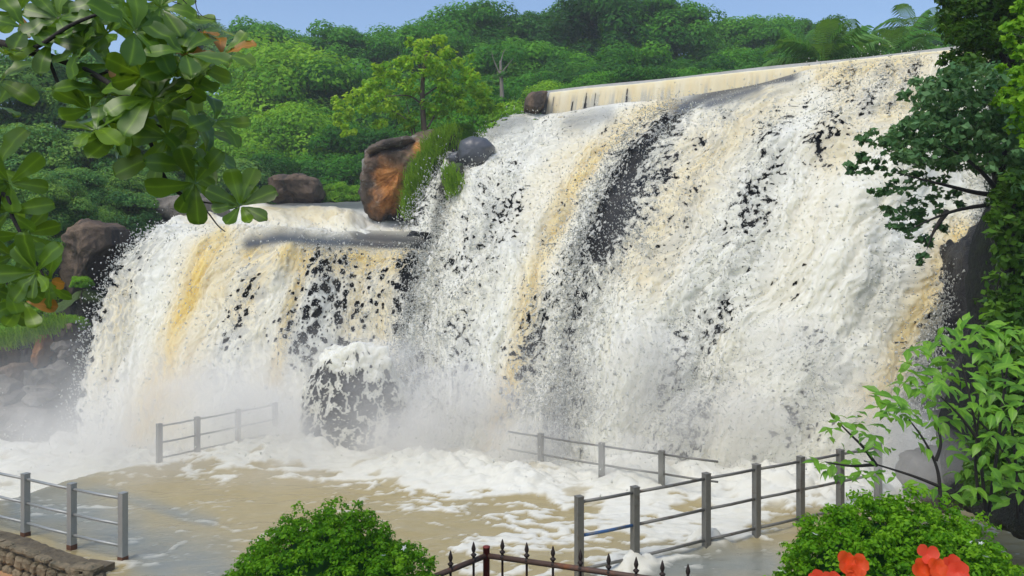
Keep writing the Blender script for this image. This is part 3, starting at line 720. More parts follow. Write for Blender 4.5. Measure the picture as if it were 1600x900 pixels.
# ------------------------------------------------------------------ rocks
def outline_rock(name, uv, Y, depth, seed, mat, parent=None, rough=0.10, res=(72, 26), facet=0.0, lean=0.0, p=3.0, crag=0.0, attrs=None, **kw):
    """a solid boulder: its outline as seen from the front, its own distance and thickness"""
    uv = np.asarray(uv, float); c = uv.mean(0)
    W = PV(np.concatenate([uv, np.full((len(uv), 1), Y)], 1)); C = W.mean(0)
    loop = np.concatenate([W, W[:1]]); seg = np.linalg.norm(np.diff(loop, axis=0), axis=1); cum = np.concatenate([[0], np.cumsum(seg)])
    t = np.linspace(0, cum[-1], res[0], endpoint=False)
    O = np.stack([np.interp(t, cum, loop[:, k]) for k in range(3)], -1)
    O = 0.5 * O + 0.25 * (np.roll(O, 1, 0) + np.roll(O, -1, 0))
    ph = np.linspace(-math.pi / 2, math.pi / 2, res[1]); w = np.sign(ph) * np.abs(np.sin(ph)) ** (2 / p); sc = np.clip(np.cos(ph), 0, 1) ** (2 / p)
    Vv = C[None, None] + (O - C)[None] * sc[:, None, None]
    Vv[..., 1] += (w * depth / 2)[:, None] + lean * (Vv[..., 2] - C[2])
    V = Vv.reshape(-1, 3)
    size = np.ptp(O, axis=0).max()
    r_ = np.random.default_rng(seed)
    nn = (V - C); nn /= np.linalg.norm(nn, axis=1)[:, None] + 1e-6
    if facet:                                       # planar cuts
        for k in range(14):
            a = r_.normal(size=3); a[1] -= 0.6; a /= np.linalg.norm(a)
            pr = (V - C) @ a; lim = pr.max() * r_.uniform(0.72, 0.95)
            V = V - np.maximum(0, pr - lim)[:, None] * a * facet
    V = V + nn * (size * rough * (fbm(V / size * 2.2 + seed, 5) ))[:, None] + nn * (size * rough * .35 * -np.abs(fbm(V / size * np.array([3, 3, 6]) + seed * 2, 3)))[:, None]
    if crag:
        qv = V * np.array([1.0, 1.0, .55]) * 1.1
        st = np.abs(fbm(qv + seed, 4, .6)); blk = np.round(fbm(V * .8 + seed * 3, 2) * 3) / 3
        V = V + nn * (crag * (blk * .7 - st * 1.0))[:, None]
    at = attrs(*proj(V)) if attrs else None
    me = mesh_np(name, V, np.stack([(np.arange(res[1] - 1)[:, None] * res[0] + np.arange(res[0])[None]), (np.arange(res[1] - 1)[:, None] * res[0] + (np.arange(res[0])[None] + 1) % res[0]),
        ((np.arange(res[1] - 1)[:, None] + 1) * res[0] + (np.arange(res[0])[None] + 1) % res[0]), ((np.arange(res[1] - 1)[:, None] + 1) * res[0] + np.arange(res[0])[None])], -1).reshape(-1, 4), mat, True, at)
    bpy_o = ob(name, me, parent, **kw)
    return bpy_o

outline_rock('boulder', [(410,322),(407,300),(412,281),(440,276),(475,273),(500,279),(514,298),(516,322)], 40, 3.0, 5, M_ROCK_BROWN, facet=.9, rough=.06, crag=.14, res=(120, 40), label='low flat-topped brown boulder standing in the upper stream', cat='boulder')
big = empty('sandstone_outcrop', (0, 0, 0), 'tall orange and brown sandstone outcrop under the lone tree', 'rock outcrop')
def outcrop_attrs(U, V):
    j = 9 * fbm(np.stack([U * .06, V * .06, U * 0], -1), 3)
    o = strokes(U + j, V + j, [([(600,268),(612,300),(606,330)], 17, 1.3), ([(625,275),(622,310)], 11, 1.2), ([(655,238),(664,246)], 13, 1.4), ([(580,330),(584,300)], 6, .7)])
    k = strokes(U + j, V + j, [([(600,345),(650,345),(660,320)], 16, 1.2), ([(572,330),(576,270),(590,240)], 9, .6), ([(640,265),(640,330)], 10, .8)])  # darker tone along the foot, the left side and mid face
    return {'orange': np.clip(o, 0, 1), 'wet': np.clip(k, 0, 1)}
def outcrop_mat():
    m = rock_mat('outcrop_stone', [(0.3, (.05, .038, .028)), (0.5, (.14, .10, .068)), (0.7, (.24, .18, .125))], 0.8, (0.7, 0.95), 0.5, spots=(.33, .34, .30), streak=(.035, .028, .022))
    nt = m.node_tree; p = [n for n in nt.nodes if n.type == 'BSDF_PRINCIPLED'][0]; src = p.inputs['Base Color'].links[0].from_socket
    n2 = noise(nt, 4.0, 5, .65)
    oc = ramp(nt, n2, [(0.3, (.22, .075, .018)), (0.5, (.50, .19, .04)), (0.7, (.56, .27, .09))])
    col = mixc(nt, attr(nt, 'orange'), src, oc); col = mixc(nt, attr(nt, 'wet'), col, (.018, .014, .012))  # second mask only darkens the stone
    nt.links.new(col, p.inputs['Base Color']); return m
M_OUTCROP = outcrop_mat()
outline_rock('rock_mass', [(564,335),(563,300),(570,262),(575,236),(600,222),(640,214),(668,206),(700,210),(716,222),(712,260),(690,300),(672,335),(640,352),(600,352),(574,348)], 30.5, 4.2, 8, M_OUTCROP, big, rough=.05, facet=.9, res=(170, 70), crag=.16, attrs=outcrop_attrs, p=4)
outline_rock('top_slab', [(574,240),(600,224),(645,215),(655,222),(640,232),(600,240),(580,246)], 29.6, 2.6, 15, M_ROCK_LICHEN, big, rough=.05, p=3, crag=.06)
outline_rock('boulder', [(716,238),(720,222),(738,215),(762,218),(775,232),(762,262),(735,268),(718,256)], 28.0, 2.0, 21, M_ROCK_SLATE, rough=.02, label='smooth slate grey boulder at the edge of the main fall', cat='boulder')
outline_rock('boulder', [(697,250),(703,240),(720,236),(726,256),(712,262)], 28.2, 1.2, 22, M_ROCK_SLATE, rough=.03, label='small flat grey boulder above the side fall', cat='boulder')
outline_rock('boulder', [(690,300),(692,268),(706,256),(722,258),(728,280),(712,312),(698,318)], 26.9, 1.6, 23, M_ROCK_MOSS, rough=.07, label='moss-covered boulder between side fall and main fall', cat='boulder')
outline_rock('boulder', [(818,174),(820,150),(834,143),(856,144),(848,172),(838,180)], 32.4, 1.8, 24, M_ROCK_BROWN, rough=.03, facet=.5, p=7, crag=.08, res=(90, 40), label='brown rock slab at the end of the weir', cat='boulder')
outline_rock('boulder', [(240,362),(238,330),(246,312),(290,306),(338,306),(352,322),(352,362)], 33, 4, 25, M_ROCK_GREY, rough=.04, facet=.9, crag=.15, res=(120, 40), label='broad dark flat rock behind the crest of the lower fall', cat='boulder')
outline_rock('boulder', [(160,285),(172,266),(200,262),(214,272),(204,288),(175,296)], 34, 2, 26, M_ROCK_ORANGE, rough=.07, facet=.7, label='small orange boulder among the bank trees', cat='boulder')
# left bank of stacked stone
bank = [
 ([(95,430),(100,380),(118,348),(150,344),(192,358),(186,382),(165,400),(150,440),(120,470)], 26.6, 3.0, M_ROCK_BROWN, 'cracked brown rock face topping the left bank'),
 ([(70,560),(80,520),(100,470),(130,452),(160,470),(150,520),(125,580)], 26.0, 3.0, M_ROCK_MOSS, 'dark mossy rock beside the lower fall'),
 ([(52,580),(56,535),(64,514),(75,518),(76,545),(68,575)], 23.2, .9, M_ROCK_ORANGE, 'rust orange upright stone in the left bank'),
 ([(78,548),(86,532),(104,531),(114,540),(104,552)], 23.0, 1.0, M_ROCK_GREY, 'thin flat stone at the top of the bank pile'),
 ([(92,556),(96,544),(110,545),(112,556),(102,562)], 22.7, .8, M_ROCK_GREY, 'small light grey stone in the bank pile'),
 ([(72,590),(73,572),(88,566),(106,574),(103,590),(88,596)], 22.2, 1.0, M_ROCK_GREY, 'pale squarish block in the bank pile'),
 ([(44,602),(48,578),(66,574),(72,590),(66,604)], 22.2, 1.1, M_ROCK_GREY, 'grey wedge-shaped stone in the bank pile'),
 ([(15,600),(12,570),(28,566),(42,576),(40,602)], 22.4, 1.2, M_ROCK_BROWN, 'brown upright slab in the bank pile'),
 ([(36,612),(34,600),(60,598),(96,606),(92,614),(60,618)], 21.9, 1.2, M_ROCK_GREY, 'long flat grey slab low in the bank pile'),
 ([(40,628),(45,612),(72,612),(82,622),(70,632)], 21.5, 1.2, M_ROCK_GREY, 'lowest flat stone of the bank pile in the mist'),
 ([(-30,640),(-30,590),(5,586),(22,600),(36,612),(30,636),(5,645)], 21.8, 1.6, M_ROCK_GREY, 'rounded grey boulder at the foot of the left bank'),
 ([(-30,590),(-30,545),(2,540),(16,556),(10,586)], 22.6, 1.5, M_ROCK_BROWN, 'brown weathered boulder below the bank shrubs'),
 ([(80,522),(84,508),(112,500),(126,512),(118,534),(98,536)], 24.0, 1.4, M_ROCK_BROWN, 'low brown boulder beneath the bank grass'),
 ([(108,560),(112,536),(128,520),(140,540),(130,590),(114,600)], 23.4, 1.8, M_ROCK_WET, 'black wet rock touched by the lower fall'),
 ([(-20,690),(-20,630),(40,626),(90,632),(110,660),(112,700),(40,706)], 21.6, 2.4, M_ROCK_GREY, 'misty broad rock at the water line of the left bank'),
]
for k, (uv, Y, dep, m, lab) in enumerate(bank):
    outline_rock('boulder', uv, Y, dep, 40 + k, m, rough=.05, facet=.95, res=(90, 34), p=3.5, crag=.16, label=lab, cat='boulder', group='stones of the left bank')
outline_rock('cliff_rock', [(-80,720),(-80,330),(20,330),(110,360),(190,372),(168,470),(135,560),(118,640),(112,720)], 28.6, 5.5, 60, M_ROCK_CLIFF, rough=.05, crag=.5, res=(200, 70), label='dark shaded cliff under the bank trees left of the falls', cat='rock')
outline_rock('cliff_rock', [(1590,345),(1550,352),(1522,366),(1506,400),(1494,450),(1478,520),(1462,600),(1452,690),(1455,770),(1660,790),(1660,345)], 18.6, 4.0, 61, M_ROCK_GLOSS, rough=.06, res=(220, 80), facet=.7, crag=.45, label='black wet cliff at the right edge of the main fall', cat='rock')
outline_rock('cliff_rock', [(1605,300),(1588,340),(1578,420),(1580,500),(1566,600),(1545,700),(1510,820),(1720,880),(1720,290)], 11.2, 3.0, 62, M_ROCK_CREEP, rough=.06, res=(160, 60), crag=.18, label='mossy dark bank overgrown with creeper behind the shrubs', cat='rock')
outline_rock('boulder', [(1420,760),(1430,725),(1470,700),(1530,690),(1560,720),(1560,790),(1440,790)], 12.6, 2.0, 63, M_ROCK_GREY, rough=.07, facet=.8, crag=.2, res=(100,40), label='grey boulder in the mist behind the slender shrub', cat='boulder')
slope = outline_rock('grassy_slope', [(634,350),(640,310),(654,270),(672,236),(694,212),(716,210),(706,232),(690,252),(674,280),(656,318),(642,352)], 29.2, 1.8, 64, M_SOIL, rough=.03, label='steep grassy slope between the outcrop and the side fall', cat='slope')

# ------------------------------------------------------------------ vegetation
def leaf_quads(pos, nrm, size, asp=0.55, seed=0, droop=0.0, fold=False):
    r_ = np.random.default_rng(seed); n = len(pos)
    nrm = nrm / (np.linalg.norm(nrm, axis=1)[:, None] + 1e-9)
    a = r_.normal(size=(n, 3)); a[:, 2] -= droop
    t = a - nrm * np.sum(a * nrm, 1)[:, None]; t /= np.linalg.norm(t, axis=1)[:, None] + 1e-9
    b = np.cross(nrm, t)
    s = (size * np.ones(n))[:, None]
    V = np.stack([pos - t * s * .5, pos + b * s * .5 * asp - t * s * .05 + nrm * s * .10 * fold, pos + t * s * .5, pos - b * s * .5 * asp - t * s * .05 + nrm * s * .10 * fold], 1).reshape(-1, 3)
    i = np.arange(n)[:, None] * 4
    if fold: F = np.concatenate([i + np.array([0, 1, 2]), i + np.array([0, 2, 3])])
    else: F = i + np.arange(4)[None]
    return V, F

def sphere_dirs(n, r_, zmin=-1.0):
    z = r_.uniform(zmin, 1, n); a = r_.uniform(0, 2 * math.pi, n); q = np.sqrt(1 - z * z)
    return np.stack([q * np.cos(a), q * np.sin(a), z], -1)

def clump_leaves(centres, radii, per, lsize, seed, up=0.5, tint_c=None, flat=0.75, zmin=-0.45, fill=0.72, jit=.30):
    """leaves spread over the outside of many small clumps"""
    r_ = np.random.default_rng(seed)
    n = len(centres); d = sphere_dirs(n * per, r_, zmin).reshape(n, per, 3)
    rad = r_.uniform(fill, 1.08, (n, per, 1)) * np.asarray(radii).reshape(-1, 1, 1)
    pos = centres[:, None] + d * rad * np.array([1, 1, flat])
    nr = d + r_.normal(0, jit, d.shape) + np.array([0, 0, up])
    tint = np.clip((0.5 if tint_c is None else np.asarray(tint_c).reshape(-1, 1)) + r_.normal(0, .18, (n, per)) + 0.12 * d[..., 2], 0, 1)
    sz = lsize * r_.uniform(.6, 1.35, n * per)
    V, F = leaf_quads(pos.reshape(-1, 3), nr.reshape(-1, 3), sz, 0.62, seed + 1)
    return V, F, np.repeat(tint.ravel(), 4)

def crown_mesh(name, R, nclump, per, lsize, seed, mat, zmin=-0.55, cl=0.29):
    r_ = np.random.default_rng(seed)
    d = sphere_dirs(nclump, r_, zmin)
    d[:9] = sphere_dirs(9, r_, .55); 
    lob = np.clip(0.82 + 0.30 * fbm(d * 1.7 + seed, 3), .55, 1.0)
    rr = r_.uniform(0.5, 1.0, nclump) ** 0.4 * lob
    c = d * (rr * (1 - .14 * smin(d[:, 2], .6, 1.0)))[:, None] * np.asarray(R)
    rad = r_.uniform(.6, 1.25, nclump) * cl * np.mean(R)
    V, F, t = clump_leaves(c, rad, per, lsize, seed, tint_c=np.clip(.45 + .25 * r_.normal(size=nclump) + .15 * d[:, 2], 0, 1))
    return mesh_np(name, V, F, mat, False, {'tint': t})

def trunk_mesh(name, h, r, seed, mat, limbs=5, spread=0.45):
    r_ = np.random.default_rng(seed); mb = MB()
    pts = np.array([[0, 0, -0.5], [r_.normal(0, .1), r_.normal(0, .1), h * .35], [r_.normal(0, .2), r_.normal(0, .2), h * .7], [r_.normal(0, .3), r_.normal(0, .3), h]])
    pa = smooth_path(pts, 10); mb.tube(pa, np.linspace(r, r * .3, 10), 7)
    for k in range(limbs):
        b = pa[r_.integers(3, 8)]; a = r_.uniform(0, 6.28)
        e = b + np.array([math.cos(a) * spread * h, math.sin(a) * spread * h, h * r_.uniform(.15, .4)])
        mid = (b + e) / 2 + np.array([0, 0, -h * .04]); mb.tube(smooth_path([b, mid, e], 6), np.linspace(r * .4, r * .1, 6), 5)
    return mb.mesh(name, mat, True)

FOREST = {}
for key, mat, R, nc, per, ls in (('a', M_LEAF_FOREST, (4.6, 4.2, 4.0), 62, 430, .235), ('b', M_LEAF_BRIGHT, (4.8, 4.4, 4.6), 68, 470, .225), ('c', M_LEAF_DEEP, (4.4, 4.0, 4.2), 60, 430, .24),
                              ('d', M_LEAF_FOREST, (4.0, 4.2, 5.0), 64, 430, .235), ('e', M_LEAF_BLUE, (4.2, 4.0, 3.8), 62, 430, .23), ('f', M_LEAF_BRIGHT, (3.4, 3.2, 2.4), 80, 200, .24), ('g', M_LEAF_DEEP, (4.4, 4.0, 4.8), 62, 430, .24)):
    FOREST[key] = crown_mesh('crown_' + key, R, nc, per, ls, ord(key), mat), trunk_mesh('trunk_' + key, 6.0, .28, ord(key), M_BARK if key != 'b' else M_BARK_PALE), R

def forest_tree(name, u, vtop, Y, key, s, rz, label, group, zs=1.0, gz=None):
    cm, tm, R = FOREST[key]
    top = P(u, vtop, Y); cz = top[2] - R[2] * s * zs * 1.0
    base = cz - 5.2 * s
    t = empty(name, (top[0], Y, base), label, 'tree' if name.endswith('tree') else 'shrub', group, rz)
    c = ob('crown', cm, t); c.location = (0, 0, cz - base); c.scale = (s, s, s * zs)
    k = ob('trunk', tm, t); k.scale = (s, s, (cz - base) / 6.0)
    return t

r5 = np.random.default_rng(55)
WOOD = [ # u, vtop, Y, kind, scale, zscale : the wood behind the weir, back to front
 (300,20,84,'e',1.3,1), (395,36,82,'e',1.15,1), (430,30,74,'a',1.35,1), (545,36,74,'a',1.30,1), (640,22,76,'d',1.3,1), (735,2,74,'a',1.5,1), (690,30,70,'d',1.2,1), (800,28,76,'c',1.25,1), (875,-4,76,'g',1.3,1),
 (950,-30,72,'c',1.5,1), (1030,-6,72,'a',1.4,1), (1115,14,78,'g',1.4,1), (1180,16,76,'a',1.3,1), (1245,20,78,'c',1.3,1), (1305,38,80,'a',1.25,1), (1365,40,80,'d',1.25,1), (1420,50,82,'a',1.2,1), (1500,40,80,'c',1.3,1), (1580,30,80,'a',1.3,1),
 (440,48,60,'b',1.55,1), (360,120,56,'b',1.25,1), (520,95,58,'a',1.30,1), (600,110,60,'d',1.2,1), (470,150,52,'b',1.15,1), (390,190,50,'b',1.0,1), (545,190,50,'a',1.0,1),
 (780,72,60,'a',1.25,1), (850,58,62,'a',1.2,1), (720,100,56,'d',1.1,1), (830,110,54,'a',1.0,1), (900,85,56,'c',1.1,1), (985,70,58,'a',1.15,1), (1060,80,56,'c',1.1,1), (1140,72,58,'a',1.15,1), (1215,80,58,'d',1.1,1), (1290,80,58,'a',1.0,1), (1360,75,60,'c',1.0,1), (1440,70,60,'a',1.0,1),
 (430,235,46,'a',.85,1), (500,240,46,'g',.8,1), (560,235,46,'a',.75,1), (620,180,48,'g',.9,1), (760,135,46,'a',.8,1), (700,160,46,'d',.75,1), (800,165,44,'f',.8,1), (860,120,46,'b',.62,1), (930,108,46,'a',.7,1), (1000,100,46,'c',.7,1), (1080,98,48,'a',.75,1), (1160,92,48,'g',.75,1),
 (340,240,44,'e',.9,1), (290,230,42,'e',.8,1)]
for k, (u, v, Y, key, s, zs) in enumerate(WOOD):
    col_ = {'b': 'bright green billowing', 'e': 'hazy blue-green', 'f': 'light green low', 'c': 'dark green', 'g': 'dark green upright', 'd': 'tall-crowned green', 'a': 'round-crowned green'}[key]
    row_ = 'on the skyline' if Y > 66 else ('in the middle of the wood' if Y > 49 else 'at the near edge of the wood')
    by_ = 'behind the lower fall' if u < 590 else ('behind the lone tree' if u < 790 else ('behind the weir' if u < 1220 else 'around the palms'))
    lab = col_ + ' tree ' + row_ + ' ' + by_
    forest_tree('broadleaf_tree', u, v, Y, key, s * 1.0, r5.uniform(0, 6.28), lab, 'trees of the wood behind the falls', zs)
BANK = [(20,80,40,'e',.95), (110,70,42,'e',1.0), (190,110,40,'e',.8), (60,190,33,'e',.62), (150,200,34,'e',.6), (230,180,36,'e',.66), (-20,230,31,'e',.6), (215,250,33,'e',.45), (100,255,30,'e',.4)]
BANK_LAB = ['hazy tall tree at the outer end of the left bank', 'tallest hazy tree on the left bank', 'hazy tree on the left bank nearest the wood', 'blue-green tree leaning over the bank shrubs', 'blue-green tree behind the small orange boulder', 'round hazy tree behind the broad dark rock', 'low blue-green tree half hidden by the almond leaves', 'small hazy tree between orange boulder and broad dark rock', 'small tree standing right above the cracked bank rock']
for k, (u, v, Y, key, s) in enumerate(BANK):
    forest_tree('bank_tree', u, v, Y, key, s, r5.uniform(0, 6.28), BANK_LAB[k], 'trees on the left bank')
SHR = [(10,300,27.5,'e',.42,'dense shaded shrub hanging at the top of the left bank'), (95,300,28,'e',.36,'pale tipped shrub above the cracked rock'), (30,390,26.2,'e',.28,'drooping shrub below the bank trees'), (185,285,31,'e',.40,'hazy shrub behind the cracked rock'), (150,320,30,'e',.3,'dim low shrub in the gap behind the cracked rock'), (110,490,24.4,'f',.13,'tuft of fresh leaves beside the mossy rock'),
       (75,268,27,'e',.30,'leafy blue-green shrub hanging over the bank rocks'), (60,330,26.5,'e',.26,'dark leafy shrub below the bank trees'), (40,450,25.5,'f',.24,'light green shrub growing on the bank stones'), (20,500,23.6,'f',.20,'low shrub between the bank stones'),
       (128,430,25.0,'f',.10,'small bright tuft on the mossy rock'), (75,495,24.2,'f',.16,'small green shrub above the bank pile'), (530,284,41,'f',.30,'yellow-green bush between boulder and outcrop'), (556,288,41,'f',.26,'small light bush touching the sandstone outcrop'), (230,265,33.5,'f',.30,'yellow-tipped shrub behind the broad dark rock'), (715,190,31.5,'f',.22,'low green bush at the foot of the lone tree')]
for u, v, Y, key, s, lab in SHR:
    forest_tree('shrub', u, v, Y, key, s * 1.15, r5.uniform(0, 6.28), lab, 'shrubs on the rocks')

def branch_tree(name, label, cat, trunk_pts, limbs, clumps, Y, leafmat, bark, lsize, per, seed, r0, dz=.5, rootz=None, tint=None, up=.5, group=None, flat=.6, poly=None, npoly=0, prad=14, ptint=.5):
    """limbs and leaf clumps set from where they stand against the view, with depth of their own"""
    r_ = np.random.default_rng(seed)
    base = P(*trunk_pts[0][:2], Y)
    root = empty(name, base, label, cat, group)
    def W(pts):
        a = np.array([P(p[0], p[1], Y + (p[2] if len(p) > 2 else 0)) for p in pts]); return a - base
    mb = MB(); pa = smooth_path(W(trunk_pts), 4 * len(trunk_pts)); mb.tube(pa, np.linspace(r0, r0 * .45, len(pa)), 8)
    ob('trunk', mb.mesh(name + '_trunk', bark, True), root)
    for l in limbs:
        mb = MB(); pa = smooth_path(W(l), 4 * len(l)); mb.tube(pa, np.linspace(r0 * .34, r0 * .03, len(pa)), 6)
        ob('limb', mb.mesh(name + '_limb', bark, True), root)
    cs, rad, tc = [], [], []
    px = Y / FPX
    for c in clumps:
        u, v, rr = c[:3]; m = max(4, int((rr / 6.5) ** 1.6))
        for k in range(m):
            o = r_.normal(0, .5, 3)
            cs.append(P(u, v, Y) - base + o * np.array([1, dz / .5, .8]) * rr * px * .9); rad.append(max(rr, 13 if per < 20 else 0) * px * r_.uniform(.4, .7)); tc.append((c[3] if len(c) > 3 else .45) + r_.normal(0, .15))
    if poly:
        pl = np.array(poly, float); k = 0
        while k < npoly:
            x, y = r_.uniform(pl[:, 0].min(), pl[:, 0].max()), r_.uniform(pl[:, 1].min(), pl[:, 1].max())
            a_, b_ = pl, np.roll(pl, -1, 0); ins = ((a_[:, 1] > y) != (b_[:, 1] > y)) & (x < (b_[:, 0] - a_[:, 0]) * (y - a_[:, 1]) / (b_[:, 1] - a_[:, 1] + 1e-9) + a_[:, 0])
            if ins.sum() % 2 == 0: continue
            cs.append(P(x, y, Y + r_.normal(0, dz)) - base); rad.append(prad * px * r_.uniform(.7, 1.3)); tc.append(ptint + r_.normal(0, .16)); k += 1
    V, F, t = clump_leaves(np.array(cs), np.array(rad), per, lsize, seed, fill=.1, jit=.6, up=up, tint_c=np.array(tc), flat=flat, zmin=-.8)
    ob('crown', mesh_np(name + '_crown', V, F, leafmat, False, {'tint': t}), root)
    return root

branch_tree('lone_tree', 'slender yellow-green tree rooted on top of the sandstone outcrop', 'tree',
  [(664,214),(661,180),(660,140),(662,110),(668,80)],
  [[(662,150),(690,130,.5),(715,105,.8)], [(661,165),(640,150,-.4),(610,150,-.8),(570,150,-1)], [(661,120),(650,90,.3),(645,70,.4)], [(668,200),(690,165,.6),(715,150,.8)], [(650,212),(640,190,-.3),(600,165,-.6)], [(645,215),(640,180,-.2),(632,150,-.4)]],
  [(660,66,18,.75),(690,62,14,.8),(640,62,10,.8),(700,85,18,.7),(665,95,26,.55),(635,100,18,.7),(620,115,22,.65),(590,110,14,.8),(575,130,16,.75),(600,140,24,.55),(560,150,18,.7),(540,160,16,.8),(524,182,12,.8),(548,178,14,.7),(580,165,22,.55),(545,205,12,.7),(610,175,22,.5),(640,135,24,.5),(690,115,28,.45),(720,100,18,.6),(725,130,26,.45),(745,150,24,.4),(700,150,26,.35),(730,170,22,.4),(680,170,24,.3),(640,190,20,.35),(760,160,18,.4),(590,200,14,.5)],
  30.5, M_LEAF_YELLOW, M_BARK, .19, 46, 71, .125, dz=1.0, flat=.85)
branch_tree('bare_tree', 'pale half-bare tree in front of the wood behind the weir', 'tree', [(785,160),(783,120),(782,95)], [[(783,120),(772,95),(768,80)], [(783,115),(795,100),(803,90)], [(782,100),(786,84),(790,76)]],
  [(790,120,16,.4),(770,130,12,.5),(800,105,10,.5)], 44, M_LEAF_BLUE, M_BARK_PALE, .22, 30, 72, .14)

def grass(name, pts, n, h, seed, label):
    r_ = np.random.default_rng(seed); V, T = [], []
    pts = np.asarray(pts, float)
    i = r_.integers(0, len(pts) - 1, n); f = r_.random((n, 1)); b = pts[i] * (1 - f) + pts[i + 1] * f
    base = np.array([P(u + r_.normal(0, w), v + r_.normal(0, 6), Y - r_.uniform(0, .9)) for u, v, Y, w in b])
    hh = h * r_.uniform(.5, 1.3, n); a = r_.uniform(0, 6.28, n); side = np.stack([np.cos(a), np.sin(a), 0 * a], -1) * 0.018
    bend = r_.normal(0, .35, (n, 3)) * np.array([1, 1, 0]) + np.array([-.15, -.25, 0])
    mid = base + np.stack([bend[:, 0] * hh * .4, bend[:, 1] * hh * .4, hh * .6], -1); tip = base + np.stack([bend[:, 0] * hh * 1.3, bend[:, 1] * hh * 1.3, hh * .85], -1)
    V = np.stack([base - side, base + side, mid + side * .8, mid - side * .8, tip], 1).reshape(-1, 3)
    k = np.arange(n)[:, None] * 5
    me = mesh_np(name, V, [k + np.array([0, 1, 2, 3]), k + np.array([3, 2, 4])], M_GRASS, False, {'tint': np.repeat(r_.random(n), 5)})
    ob(name, me, None, label=label, kind='stuff')
grass('grass', [(706,214,29.6,7),(684,232,29.0,9),(667,256,28.6,9),(654,284,28.3,8),(645,312,28.2,6),(638,336,28.2,4)], 5200, .42, 5, 'fresh green grass covering the slope beside the side fall')
grass('grass', [(700,270,26.3,6),(710,285,26.2,7),(706,302,26.2,5)], 700, .25, 6, 'short olive grass on the mossy boulder by the side fall')
grass('grass', [(0,540,23.0,14),(60,520,23.4,14),(90,505,23.6,10)], 900, .3, 7, 'grass tufts among the left bank stones')

# palms behind the weir
def frond_mesh(name, L, seed, droop):
    r_ = np.random.default_rng(seed); n = 26
    t = np.linspace(0, 1, n); x = L * t * (1 - .12 * t); z = L * (0.55 * t - droop * t ** 2.2)
    V, F = [], []
    for k in range(n):
        w = .025 * (1 - .8 * t[k]); V += [(x[k], -w, z[k]), (x[k], w, z[k])]
        if k: F.append((2 * k - 2, 2 * k - 1, 2 * k + 1, 2 * k))
    b = len(V)
    for k in range(3, n):
        for s in (-1, 1):
            l = L * .40 * math.sin(math.pi * min(1, t[k] * .85 + .12)) ** .6 * r_.uniform(.85, 1.1)
            e = (x[k] + l * .55, s * l * .60, z[k] - l * .50 + r_.normal(0, .04)); m = (x[k] + l * .3, s * l * .42, z[k] - l * .08)
            V += [(x[k] - .03, s * .01, z[k]), (x[k] + .06, s * .01, z[k]), (m[0] + .055, m[1], m[2]), (m[0] - .055, m[1], m[2]), e]
            F += [(b, b + 1, b + 2, b + 3), (b + 3, b + 2, b + 4)]; b += 5
    q = [f for f in F if len(f) == 4]; tr = [f for f in F if len(f) == 3]
    return mesh_np(name, np.array(V), [np.array(q), np.array(tr)], M_PALM, False, {'tint': np.clip(r_.normal(.5, .2, len(V)), 0, 1)})
FRONDS = [frond_mesh('palm_frond', 3.3, 1, .45), frond_mesh('palm_frond', 3.3, 2, .85), frond_mesh('palm_frond', 2.9, 3, .2)]
def palm(u, v, Y, s, nf, label, seed):
    r_ = np.random.default_rng(seed); c = P(u, v, Y)
    root = empty('palm_tree', (c[0], Y, c[2] - 5), label, 'palm tree', 'palms behind the weir')
    mb = MB(); mb.tube([(0.15, 0, 0), (0.05, 0, 2.5), (0, 0, 5)], [.2, .17, .15], 8); ob('trunk', mb.mesh('palm_trunk', M_BARK, True), root)
    for k in range(nf):
        f = ob('frond', FRONDS[k % 3], root); f.location = (0, 0, 5); ss = s * r_.uniform(.85, 1.1); f.scale = (ss, ss, ss)
        f.rotation_euler = (0, -r_.uniform(-.25, .55), k * 2.399 + r_.normal(0, .15))
palm(1283, 96, 36, .95, 18, 'coconut palm with upright fronds showing above the weir crest', 1)
palm(1392, 90, 38, .92, 15, 'drooping coconut palm beside the tree on the right', 2)
palm(1430, 44, 50, .9, 14, 'tall far palm rising above the wood', 3)

